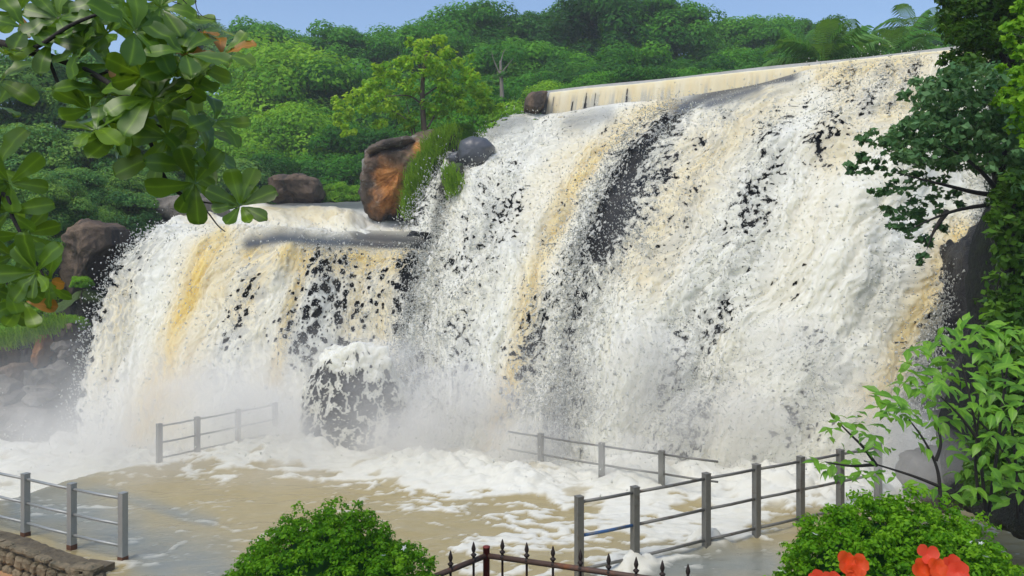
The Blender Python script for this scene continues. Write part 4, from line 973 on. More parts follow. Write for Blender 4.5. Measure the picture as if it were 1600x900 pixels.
# tree with small leaves on the right bank
branch_tree('riverside_tree', 'small-leaved green tree leaning from the right bank over the fall', 'tree',
  [(1580,420),(1562,360),(1558,300),(1568,255)],
  [[(1560,300),(1535,270,-.3),(1505,245,-.5),(1470,225,-.6)], [(1562,320),(1530,322,-.2),(1490,330,-.5),(1450,345,-.8),(1420,360,-1)], [(1558,290),(1545,240,.2),(1530,200,.3),(1500,160,.3)], [(1561,306),(1520,300,-.2),(1480,290,-.4),(1440,280,-.6),(1400,270,-.7)], [(1568,260),(1575,200,.2),(1590,140,.3)], [(1480,330,-.4),(1460,360,-.5),(1448,390,-.6)]],
  [(1440,190,26,.55),(1400,215,24,.55),(1365,215,18,.55),(1385,230,18,.5),(1480,160,30,.6),(1520,140,28,.6),(1450,150,22,.6),(1430,125,14,.5),(1410,150,10,.5),(1480,205,32,.55),(1530,190,32,.55),(1560,160,26,.55),(1440,235,26,.45),(1490,245,28,.4),(1540,235,28,.4),(1345,240,10,.4),(1335,268,12,.35),(1355,268,8,.35),(1378,262,10,.35),(1400,262,16,.35),(1430,275,20,.35),(1460,285,20,.3),(1395,300,16,.35),(1420,310,20,.35),(1450,315,20,.3),(1410,340,16,.35),(1440,345,14,.3),(1385,325,10,.35),(1480,300,16,.3),(1448,380,9,.4),(1440,400,6,.45),(1425,355,10,.35),(1580,210,30,.5),(1590,260,24,.4),(1345,215,6,.45),(1500,320,8,.3),(1350,252,12,.45),(1372,245,14,.45),(1330,258,8,.4),(1392,285,14,.4),(1370,300,10,.4),(1400,330,16,.4),(1430,330,18,.38),(1420,365,12,.4),(1392,352,9,.4),(1460,330,16,.35),(1470,355,10,.38),(1444,372,8,.42),(1436,410,6,.5),(1380,222,16,.5),(1350,222,10,.5)],
  10.0, M_LEAF_SMALL, M_BARK_DARK, .088, 10, 81, .11, dz=.6, poly=[(1385,215),(1440,165),(1430,130),(1480,105),(1540,100),(1610,130),(1610,310),(1560,270),(1500,265),(1440,262),(1395,245)], npoly=900, prad=12, ptint=.55)
branch_tree('tall_tree', 'dark ivy-hung tree at the top of the right bank', 'tree',
  [(1625,300),(1600,180),(1580,90),(1570,20),(1565,-60)], [[(1590,130),(1555,70,-.2),(1520,40,-.3)], [(1580,90),(1540,100,-.2),(1500,95,-.3)], [(1575,40),(1520,10,.2),(1490,-10,.3)]],
  [(1500,20,26,.3),(1540,15,28,.3),(1580,20,26,.3),(1490,55,24,.35),(1530,60,28,.25),(1570,60,26,.25),(1500,90,20,.25),(1545,95,18,.2),(1480,-10,20,.3),(1530,-20,30,.3),(1590,-10,30,.3),(1478,35,10,.3),(1472,95,14,.5),(1455,130,14,.5)],
  11.5, M_LEAF_IVY, M_BARK_DARK, .09, 30, 82, .16, dz=.5, poly=[(1472,-20),(1610,-20),(1610,100),(1560,112),(1500,108),(1468,60)], npoly=240, prad=14, ptint=.32)
branch_tree('bright_tree', 'fresh light green foliage overhanging from the right bank top', 'tree', [(1680,400),(1650,200),(1640,80)], [[(1650,190),(1620,140),(1590,120)], [(1648,120),(1615,70),(1590,55)]],
  [(1590,40,24,.7),(1600,75,18,.6),(1575,60,10,.7),(1590,140,26,.75),(1570,160,16,.7),(1605,110,24,.6),(1600,180,24,.55),(1600,20,20,.6),(1560,110,10,.6)], 9.0, M_LEAF_BRIGHT, M_BARK_DARK, .08, 26, 83, .09, dz=.4, poly=[(1562,165),(1580,110),(1610,90),(1610,230),(1580,200)], npoly=60, prad=13, ptint=.65)
branch_tree('creeper', 'trailing creeper covering the mossy bank behind the shrub', 'creeper', [(1590,640),(1585,500),(1580,400),(1585,310)], [[(1582,420),(1560,440),(1555,500)], [(1585,330),(1570,320),(1560,300)]],
  [(1565,300,20,.5),(1590,320,24,.4),(1570,350,18,.3),(1595,380,22,.6),(1575,410,14,.3),(1600,430,22,.5),(1580,460,18,.35),(1560,400,10,.25),(1590,490,22,.45),(1560,470,10,.3),(1560,520,18,.25),(1600,560,30,.3),(1560,580,26,.2),(1590,640,30,.2)], 9.3, M_LEAF_IVY, M_BARK_DARK, .10, 20, 84, .05, dz=.3, poly=[(1556,280),(1620,250),(1620,760),(1500,790),(1530,640),(1545,520),(1548,400)], npoly=380, prad=16, ptint=.5)

# ------------------------------------------------------------------ near leaves as single objects
def leaf_mesh(name, L, prof, mat, seed, fold=.18, curl=.25, wav=.04, ts=None):
    """prof: half widths along the leaf"""
    r_ = np.random.default_rng(seed); n = len(prof); V, F, T = [], [], []
    for k, w in enumerate(prof):
        t = k / (n - 1) if ts is None else ts[k]; x = L * t; z = -curl * L * t * t + wav * L * r_.normal() * .4
        ww = w * L
        V += [(x, -ww, z + fold * ww + wav * L * r_.normal() * .5), (x, 0, z), (x, ww, z + fold * ww + wav * L * r_.normal() * .5)]
        if k: a = 3 * (k - 1); F += [(a, a + 1, a + 4, a + 3), (a + 1, a + 2, a + 5, a + 4)]
    me = mesh_np(name, np.array(V), np.array(F), mat, True, {'tint': np.full(len(V), r_.uniform(.1, .95)), 'rib': np.tile([0., 1., 0.], n)})
    return me

ALT = [0, .1, .25, .42, .6, .75, .87, .95, .985, 1]; ALW = [.02, .055, .105, .165, .225, .255, .24, .19, .12, .02]
ALM = [leaf_mesh('almond_leaf', .235, ALW, M_LEAF_ALMOND, k, .20, .05 + .09 * k, .055, ALT) for k in range(7)]
ALM_OLD = leaf_mesh('almond_leaf_old', .20, ALW, M_LEAF_ALMOND_OLD, 9, ts=ALT)

def almond():
    Y0 = 4.3; base = np.array([-4.6, 3.8, 1.3])
    root = empty('almond_tree', base, 'overhanging almond tree branch with large glossy rounded leaves', 'tree')
    def br(pts, r0, r1, nm='limb'):
        mb = MB(); W = np.array([P(p[0], p[1], Y0 + (p[2] if len(p) > 2 else 0)) for p in pts]) - base
        pa = smooth_path(W, 5 * len(pts)); mb.tube(pa, np.linspace(r0, r1, len(pa)), 7); ob(nm, mb.mesh('almond_' + nm, M_BARK_DARK, True), root)
    mb = MB(); mb.tube(smooth_path([(0, 0, -.3), (.05, .1, 2.0), (-.1, .2, 3.6), (.2, .3, 5.5)], 14), np.linspace(.16, .09, 14), 10); ob('trunk', mb.mesh('almond_trunk', M_BARK_DARK, True), root)
    br([(-480,40,-.3),(-200,50,-.1),(-60,62),(0,70),(40,78),(75,88)], .05, .022)
    br([(70,85),(105,98),(150,118,-.05),(195,150,-.1),(225,190,-.1),(236,225,-.05),(250,262),(262,290)], .020, .007)
    br([(72,86),(82,108),(92,130),(110,142),(126,146)], .012, .006)
    br([(30,75),(60,72,-.1),(110,40,-.15),(160,20,-.2),(210,5,-.25)], .015, .006)
    br([(150,118),(200,100,.1),(250,90,.1),(290,62,.15),(312,46,.2)], .011, .004)
    br([(195,150),(240,160,-.1),(280,160,-.15),(300,150,-.15)], .010, .004)
    br([(225,190),(260,200,.05),(290,205,.1),(305,215,.1)], .009, .004)
    br([(250,262),(275,300),(305,312),(318,316)], .007, .004)
    br([(262,290),(285,303),(318,325),(340,352),(352,362)], .006, .003)
    br([(318,316),(345,320),(372,326)], .005, .003)
    br([(300,150),(320,110,.1),(345,88,.15)], .006, .003)
    br([(-300,280,-.2),(-100,285),(0,300),(20,340),(40,380),(65,425),(75,445)], .016, .005)
    br([(0,300),(-5,380),(10,440),(30,470)], .010, .004)
    for tw in ([(262,0,.1),(285,8,.1),(300,20,.1),(311,32,.1)], [(284,-2,.1),(298,12,.1),(309,20,.1),(311,30,.1)], [(305,-4,.1),(308,15,.1),(320,27,.1),(345,31,.1)], [(280,40,.1),(300,52,.1),(322,54,.1)]):
        br(tw, .003, .0014, 'twig')
    ros = [(30,20,8),(92,30,7),(40,45,6),(150,22,8),(200,15,7),(250,12,7),(275,25,5),(128,72,7),(80,65,5),(165,55,6),(210,50,6),(182,112,8),(222,118,8),(252,72,6),(290,85,5),(268,120,6),(310,52,4),(348,88,6),
      (240,155,8),(305,140,7),(285,105,6),(170,150,7),(142,172,6),(150,205,6),(182,215,7),(225,190,7),(262,215,7),(312,205,7),(335,190,4),(252,240,5),(290,262,6),(322,240,4),(305,285,6),(376,322,9),
      (10,85,6),(0,130,5),(-5,165,4),(0,262,5),(15,285,6),(15,330,6),(38,365,6),(20,400,6),(58,425,7),(80,438,6),(12,440,6),(38,470,7),(0,475,5),(5,380,5)]
    r_ = np.random.default_rng(17); cnt = 0
    for (u, v, n) in ros:
        Yr = Y0 + r_.normal(0, .16); c = P(u, v, Yr) - base
        ax = np.array([r_.normal(0, .45) + .2, -.75 + r_.normal(0, .3), .40 + r_.normal(0, .4)]); ax /= np.linalg.norm(ax)
        if v > 230: ax = ax * np.array([1, 1, .3]) + np.array([.3, 0, -.1]); ax /= np.linalg.norm(ax)
        e1 = np.cross(ax, [0.3, .2, 1]); e1 /= np.linalg.norm(e1); e2 = np.cross(ax, e1)
        ph = r_.uniform(0, 6.28)
        for k in range(n):
            a = ph + k * 2.399; op = .25 + .55 * (k / n) + r_.normal(0, .1)
            xd = ax * math.cos(1.25 - op * .55) * .75 + (e1 * math.cos(a) + e2 * math.sin(a)) * math.sin(.7 + op); xd /= np.linalg.norm(xd)
            yd = np.cross(ax, xd); yd /= np.linalg.norm(yd) + 1e-9; zd = np.cross(xd, yd)
            old = r_.random() < .012 or (u in (348,) and k % 2)
            o = ob('leaf', ALM_OLD if old else ALM[r_.integers(0, 7)], root)
            s = r_.uniform(.62, 1.08) * (0.85 if v > 300 else 1)
            M = Matrix(np.array([[xd[0] * s, yd[0] * s, zd[0] * s, c[0] + xd[0] * .012], [xd[1] * s, yd[1] * s, zd[1] * s, c[1] + xd[1] * .012], [xd[2] * s, yd[2] * s, zd[2] * s, c[2] + xd[2] * .012], [0, 0, 0, 1]]).tolist())
            o.matrix_local = M; cnt += 1
almond()

SHL = [leaf_mesh('shrub_leaf', .15, [.015, .12, .20, .23, .20, .13, .06, .008], M_LEAF_SHRUB, 20 + k, .25, .3, .03) for k in range(6)]
def shrub(name, label, base_uv, Y, stems, sprays, seed, scale=1.0):
    base = P(*base_uv, Y); r_ = np.random.default_rng(seed)
    root = empty(name, base, label, 'shrub')
    for st in stems:
        mb = MB(); W = np.array([P(p[0], p[1], Y + (p[2] if len(p) > 2 else 0)) for p in st]) - base
        pa = smooth_path(W, 5 * len(st)); mb.tube(pa, np.linspace(.016, .005, len(pa)), 6); ob('stem', mb.mesh('shrub_stem', M_BARK_DARK, True), root)
    for (u, v, n, sp) in sprays:
        # a leafy shoot: leaves in pairs hanging along a short twig
        c = P(u, v, Y + r_.normal(0, .22)) - base
        tdir = np.array([r_.normal(-.3, .6), -.4 + r_.normal(0, .4), .15 + r_.normal(0, .35)]); tdir /= np.linalg.norm(tdir)
        for k in range(n):
            t = (k // 2) / max(1, n / 2); pnt = c + tdir * (t - .5) * sp * Y / FPX * 1.6
            sd = 1 if k % 2 else -1
            lat = np.cross(tdir, [0, 0, 1]) * sd; xd = lat * .9 + tdir * .55 + np.array([0, 0, -.15 + r_.normal(0, .25)]) + r_.normal(0, .2, 3); xd /= np.linalg.norm(xd)
            up = np.array([r_.normal(0, .25), -.45 + r_.normal(0, .25), 1.0]); yd = np.cross(up, xd); yd /= np.linalg.norm(yd); zd = np.cross(xd, yd)
            o = ob('leaf', SHL[r_.integers(0, 6)], root); s = scale * r_.uniform(.6, 1.15)
            o.matrix_local = Matrix([[xd[i] * s, yd[i] * s, zd[i] * s, pnt[i]] for i in range(3)] + [[0, 0, 0, 1]])
    return root
shrub('broadleaf_shrub', 'lush light green broadleaf shrub on the right bank', (1540,800), 6.6,
  [[(1540,800),(1530,700),(1515,620),(1500,560)], [(1545,800),(1560,690),(1570,600),(1580,540)], [(1530,690),(1500,650),(1470,620)], [(1560,690),(1590,640),(1620,600)], [(1530,780),(1524,720),(1530,640)]],
  [(1470,528,6,30),(1430,545,7,30),(1455,570,7,34),(1500,520,7,30),(1535,510,7,30),(1570,520,7,30),(1595,515,6,30),(1480,560,7,34),(1520,550,8,34),(1560,560,7,34),(1595,560,7,34),(1470,600,7,34),(1505,595,8,36),(1545,595,8,36),(1585,605,7,36),(1440,610,6,30),(1400,625,7,30),(1375,620,6,26),(1410,600,5,26),(1490,635,7,34),(1530,635,7,36),(1570,640,7,36),(1600,650,6,34),(1430,640,5,28),(1510,670,6,32),(1550,680,6,32),(1590,690,6,32),(1470,660,5,28),(1540,715,5,30),(1575,725,5,30),(1600,740,5,30),(1500,705,4,26),(1560,755,4,24),(1520,760,5,24),(1475,770,5,20),(1545,780,5,24)], 31, 1.12)
shrub('understory_shrub', 'shaded broadleaf shrub crowding behind the lush one on the right bank', (1590,810), 7.3,
  [[(1590,810),(1585,700),(1570,610),(1560,540)], [(1592,800),(1610,700),(1612,600)], [(1588,740),(1550,680),(1510,640)]],
  [(u_, v_, 6, 32) for u_, v_ in [(1450,535),(1490,540),(1525,530),(1555,535),(1590,540),(1610,520),(1465,565),(1500,575),(1540,575),(1580,580),(1610,590),(1440,590),(1485,610),(1525,615),(1565,620),(1605,625),(1455,625),(1500,650),(1545,655),(1585,665),(1610,670),(1480,685),(1525,695),(1565,705),(1600,715),(1505,735),(1550,740),(1585,755),(1610,770),(1530,775),(1570,785),(1420,575),(1580,510),(1545,515),(1610,560)]], 33, 1.1)
shrub('slender_shrub', 'thin dark-stemmed shrub reaching across the steel railing', (1470,790), 6.2,
  [[(1470,790),(1465,735),(1445,690),(1420,655)], [(1468,760),(1430,745),(1390,732),(1350,720)], [(1462,720),(1470,690),(1460,650)], [(1370,728),(1350,700),(1330,680),(1310,660)], [(1365,726),(1330,728),(1290,722)]],
  [(1305,652,6,22),(1330,662,6,22),(1350,680,6,22),(1370,665,4,20),(1355,705,7,24),(1330,722,6,24),(1300,730,6,24),(1275,722,5,22),(1385,700,5,22),(1380,735,5,22),(1320,745,5,22),(1345,740,4,20),(1430,760,4,18),(1310,690,3,18),(1420,655,7,24),(1440,672,6,22),(1395,648,6,24),(1375,640,6,24),(1460,652,6,22),(1450,700,4,20),(1408,640,6,24),(1340,700,5,22),(1365,690,5,22),(1295,668,5,20),(1340,650,5,20),(1290,735,4,20),(1360,745,5,20)], 32, .74)

# clipped bushes with white flowers
def bush(u0, u1, vtop, Y, seed, label, nleaf, flowers):
    px = Y / FPX; cx = (u0 + u1) / 2; rx = (u1 - u0) / 2 * px; ztop = P(cx, vtop, Y)[2]; gz = TERRACE_Z
    H = 0.95
    base = np.array([P(cx, vtop, Y)[0], Y, gz]); root = empty('clipped_bush', base, label, 'bush')
    r_ = np.random.default_rng(seed); R = np.array([rx, rx * .85, H]); cz = np.array([0, 0, ztop - gz - H])
    n = nleaf; d = sphere_dirs(n, r_, -.35)
    lob = 1 + .10 * fbm(d * 2.2 + seed, 3) + 0.20 * np.abs(fbm(d * 4.5 + seed, 3)) - .10
    c = d * (lob * (1 - r_.exponential(.045, n)))[:, None] * R + cz
    V, F, t = clump_leaves(c, r_.uniform(.03, .062, n), 26, .027, seed, up=.55, tint_c=np.clip(.26 + .7 * np.abs(fbm(d * 4.5 + seed, 3)) + r_.normal(0, .18, n), .03, .97), flat=.7, zmin=-.5, fill=.35, jit=.5)
    ob('foliage', mesh_np('bush_foliage', V, F, M_LEAF_BUSH, False, {'tint': t}), root)
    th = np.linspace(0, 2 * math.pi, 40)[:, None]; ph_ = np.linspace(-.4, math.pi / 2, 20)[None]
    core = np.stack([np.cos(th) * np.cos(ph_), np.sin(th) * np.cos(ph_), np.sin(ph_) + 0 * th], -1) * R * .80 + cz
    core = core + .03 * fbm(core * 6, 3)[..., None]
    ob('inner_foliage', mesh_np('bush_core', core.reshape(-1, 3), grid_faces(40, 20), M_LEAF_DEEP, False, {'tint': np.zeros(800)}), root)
    # dark woody core
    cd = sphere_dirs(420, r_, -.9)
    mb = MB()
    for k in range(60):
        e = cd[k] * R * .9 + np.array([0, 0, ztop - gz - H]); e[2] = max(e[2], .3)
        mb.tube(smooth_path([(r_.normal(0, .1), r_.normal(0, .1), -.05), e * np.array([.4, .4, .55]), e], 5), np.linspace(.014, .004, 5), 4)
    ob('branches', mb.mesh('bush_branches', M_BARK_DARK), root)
    fm = FLOWER
    for k in range(flowers):
        i = r_.integers(0, n)
        while d[i][1] > .2 or d[i][2] < -.1: i = r_.integers(0, n)
        o = ob('flower', fm, root); o.location = d[i] * lob[i] * R * 1.05 + np.array([0, 0, ztop - gz - H]); o.rotation_euler = r_.uniform(-.8, .8, 3); o.scale = (r_.uniform(1.2, 2.0),) * 3
TERRACE_Z = 1.3
def small_flower():
    V, F = [(0, 0, 0)], []
    for k in range(5):
        a = k * 1.2566; V += [(.006 * math.cos(a - .5), .006 * math.sin(a - .5), .002), (.013 * math.cos(a), .013 * math.sin(a), .003), (.006 * math.cos(a + .5), .006 * math.sin(a + .5), .002)]
        F.append((0, 3 * k + 1, 3 * k + 2, 3 * k + 3))
    return mesh_np('small_flower', np.array(V), np.array(F), M_WHITEFLOWER)
FLOWER = small_flower()
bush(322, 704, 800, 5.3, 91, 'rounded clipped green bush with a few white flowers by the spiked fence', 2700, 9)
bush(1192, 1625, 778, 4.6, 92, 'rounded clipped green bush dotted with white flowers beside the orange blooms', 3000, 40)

# orange blooms in a planter
def petal_mesh():
    return leaf_mesh('petal', .042, [.10, .34, .50, .56, .50, .30], M_PETAL, 3, .25, .1, .03), leaf_mesh('petal_coral', .042, [.10, .34, .50, .56, .50, .30], M_PETAL_RED, 4, .25, .1, .03)
PET = petal_mesh()
PL_Z = 3.30
def planter():
    root = empty('planter', (1.25, 3.0, TERRACE_Z), 'long concrete planter holding the orange flowers', 'planter')
    mb = MB(); h = (PL_Z - TERRACE_Z) / 2
    mb.box((0, 0, h), (1.3, .22, h)); ob('trough', mb.mesh('planter_trough', M_CONCRETE), root)
    mb = MB(); mb.box((0, 0, 2 * h + .015), (1.22, .17, .02)); ob('soil', mb.mesh('planter_soil', M_SOIL), root)
planter()
def bloom(u, v, Y, heads, label, seed):
    r_ = np.random.default_rng(seed); c = P(u, v, Y); base = np.array([c[0], Y, PL_Z + .03])
    root = empty('orange_flower', base, label, 'flower')
    mb = MB(); top = c - base
    mb.tube(smooth_path([(0, 0, -.05), top * .5 + np.array([.01, 0, 0]), top], 6), np.linspace(.006, .004, 6), 6); ob('stem', mb.mesh('flower_stem', M_LEAF_SHRUB, True), root)
    for (du, dv, n, mi) in heads:
        hc = P(u + du, v + dv, Y + r_.normal(0, .02)) - base
        face = np.array([r_.normal(0, .3), -1, .35]); face /= np.linalg.norm(face); e1 = np.cross(face, [0, 0, 1]); e1 /= np.linalg.norm(e1); e2 = np.cross(e1, face); ph = r_.uniform(0, 6)
        for k in range(n):
            a = ph + k * 6.283 / n; xd = (e1 * math.cos(a) + e2 * math.sin(a)) + face * .35; xd /= np.linalg.norm(xd); yd = np.cross(face, xd); yd /= np.linalg.norm(yd); zd = np.cross(xd, yd)
            o = ob('petal', PET[mi], root); s = r_.uniform(.85, 1.15)
            o.matrix_local = Matrix([[xd[i] * s, yd[i] * s, zd[i] * s, hc[i]] for i in range(3)] + [[0, 0, 0, 1]])
    for k in range(3):
        a = r_.uniform(0, 6.28); o = ob('leaf', SHL[k], root); o.scale = (.5,) * 3; o.location = top * (.4 + .15 * k); o.rotation_euler = (0, .2, a)
bloom(1329, 884, 3.0, [(-8,-6,4,0),(12,-2,4,0),(2,14,4,0)], 'orange-red bloom standing alone in front of the clipped bush', 1)
bloom(1462, 888, 3.0, [(-14,-22,3,1),(-26,2,4,0),(0,-2,4,0),(22,-4,4,1),(34,6,4,1),(-4,14,4,0)], 'cluster of orange-red blooms in front of the clipped bush', 2)
bloom(1288, 906, 3.0, [(-10,0,4,1),(10,2,4,1)], 'low coral bloom just rising in front of the clipped bush', 3)

# ------------------------------------------------------------------ railings
def railing(name, label, pts, ztop, rails, zbot, mat, pw, rr, group, foot=False, blue=None, railmat=None, ext=(0, 0)):
    root = empty(name, (*pts[0][:2], 0), label, 'railing', group)
    b0 = np.array([*pts[0][:2], 0])
    pts = np.array([[p[0], p[1], 0] for p in pts]) - b0
    for k, p in enumerate(pts):
        t = pts[min(k + 1, len(pts) - 1)] - pts[max(k - 1, 0)]; a = math.atan2(t[1], t[0]); M = np.array([[math.cos(a), -math.sin(a), 0], [math.sin(a), math.cos(a), 0], [0, 0, 1]])
        mb = MB(); h = (ztop - zbot) / 2; mb.box(p + np.array([0, 0, (ztop + zbot) / 2]), (pw / 2, pw / 2, h), M)
        po = ob('post', mb.mesh('rail_post', mat), root)
        mb = MB(); mb.box(p + np.array([0, 0, ztop + .004]), (pw / 2 + .004, pw / 2 + .004, .006), M); ob('post_cap', mb.mesh('post_cap', mat), po)
        if foot:
            mb = MB(); mb.box(p + np.array([0, 0, .03]), (pw / 2 + .004, pw / 2 + .004, .05), M); ob('post_foot', mb.mesh('post_foot', M_RUSTY), po)
    P_ = [pts[0] - (pts[1] - pts[0]) * ext[0]] * bool(ext[0]) + list(pts) + [pts[-1] + (pts[-1] - pts[-2]) * ext[1]] * bool(ext[1])
    for k in range(len(P_) - 1):
        for j, z in enumerate(rails):
            a, b = P_[k] + np.array([0, 0, z]), P_[k + 1] + np.array([0, 0, z]); d_ = (b - a) / np.linalg.norm(b - a)
            mb = MB(); mb.tube([a + d_ * pw * .35, (a + b) / 2 + np.array([0, 0, -.006]), b - d_ * pw * .35], rr, 8)
            ob('rail', mb.mesh('rail_bar', M_BLUE if blue == (k, j) else (railmat or mat), True), root)
right_pts = [(.99,11.33),(1.89,11.80),(3.17,12.53),(4.16,13.07),(5.10,13.57),(6.01,14.06),(6.95,14.58)]
railing('steel_railing', 'weathered steel railing at the pool edge with one blue rail', right_pts, 1.25, (1.17,.67,.17), -.5, M_STEEL, .105, .026, 'pool railings', blue=(0, 1))
railing('steel_railing', 'pale galvanised railing behind the stone wall', [(-9.45,13.72),(-8.33,13.15),(-7.21,12.58),(-6.12,12.08)], 1.07, (.985,.575,.235), -.4, M_GALV, .105, .024, 'pool railings', foot=True, ext=(1, 0))
railing('steel_railing', 'steel railing on the brown water lip beneath the lower fall', [(-8.06,17.55),(-7.5,18.3),(-6.85,19.2),(-6.2,20.1)], .96, (.91,.53,.18), -.6, M_STEEL, .105, .022, 'pool railings')
railing('steel_railing', 'half-drowned railing lost in spray at the foot of the main fall', [(.63,16.84),(1.87,16.0),(2.99,15.35)], .9, (.84,.45), -.5, M_STEEL, .105, .022, 'pool railings', ext=(.6, .9))

# ------------------------------------------------------------------ spiked fence
def fence():
    C0 = P(760, 868, 6.0); z = C0[2]
    A = np.array([-.62, 5.55, z]); B = np.array([1.75, 5.30, z])
    root = empty('spiked_fence', (C0[0], C0[1], TERRACE_Z), 'rusty iron fence with spear finials and a red corner post', 'fence')
    off = np.array([C0[0], C0[1], TERRACE_Z])
    mb = MB(); h = P(760, 855, 6.0)[2] - TERRACE_Z
    mb.lathe([(.026, 0), (.026, h - .005), (.029, h - .004), (.029, h + .006), (.02, h + .010), (.0, h + .011)], 12); ob('post', mb.mesh('fence_post', M_RED, True), root)
    spear = [(.009, -1.0), (.009, -.12), (.010, -.115), (.010, .035), (.016, .045), (.024, .056), (.026, .064), (.014, .074), (.010, .082), (.022, .094), (.026, .102), (.013, .112), (.0095, .118), (.015, .130), (.019, .146), (.014, .166), (.006, .192), (0, .204)]
    mb = MB(); mb.lathe([(r * .92, z_) for r, z_ in spear], 8); sm = mb.mesh('fence_spike', M_IRON, True)
    for E, us in ((A, (740, 704, 670)), (B, (785, 823, 864, 907, 951, 994, 1035, 1075))):
        for zz in (z, z - .85):
            mb = MB(); a = C0 - off; e = E - off; a = a + np.array([0, 0, zz - z]); e = e + np.array([0, 0, zz - z]); dd = (e - a) / np.linalg.norm(e - a)
            mb.tube([a + dd * .02, e], .021, 10); ob('rail', mb.mesh('fence_rail', M_RUST, True), root)
        for u in us:
            # spike where the rail crosses this bearing
            k = (u - 800) / FPX; a, b = C0, E
            t = (k * a[1] - a[0]) / ((b[0] - a[0]) - k * (b[1] - a[1])); p = a + (b - a) * t
            o = ob('spike', sm, root); o.location = p - off + np.array([0, 0, -.055])
    mb = MB(); mb.lathe([(.026, 0), (.026, z - TERRACE_Z + .06), (0, z - TERRACE_Z + .065)], 10, c=B - off - np.array([0, 0, z - TERRACE_Z])); ob('post', mb.mesh('fence_end_post', M_RUST, True), root)
fence()

# ------------------------------------------------------------------ terrace, near ground, stone wall
def slab(name, x0, x1, y0, y1, z0, z1, mat, label):
    n = 24; xs = np.linspace(x0, x1, n); ys = np.linspace(y0, y1, n); X, Y = np.meshgrid(xs, ys, indexing='ij')
    Z = z1 + .02 * fbm(np.stack([X, Y, 0 * X], -1), 3); V = np.stack([X, Y, Z], -1).reshape(-1, 3)
    mb = MB(); mb.add(V, [tuple(f) for f in grid_faces(n, n)]); mb.box(((x0 + x1) / 2, (y0 + y1) / 2, (z0 + z1) / 2 - .04), ((x1 - x0) / 2 - .01, (y1 - y0) / 2 - .01, (z1 - z0) / 2))
    ob(name, mb.mesh(name, mat), None, label=label, kind='structure')
slab('terrace', -9, 9, -8, 7.6, -1.2, TERRACE_Z, M_SOIL, 'garden terrace the clipped bushes grow on')
slab('path', -16, -5.0, 7.7, 12.9, -1.2, -.36, M_PATH, 'orange earth path below the stone wall')

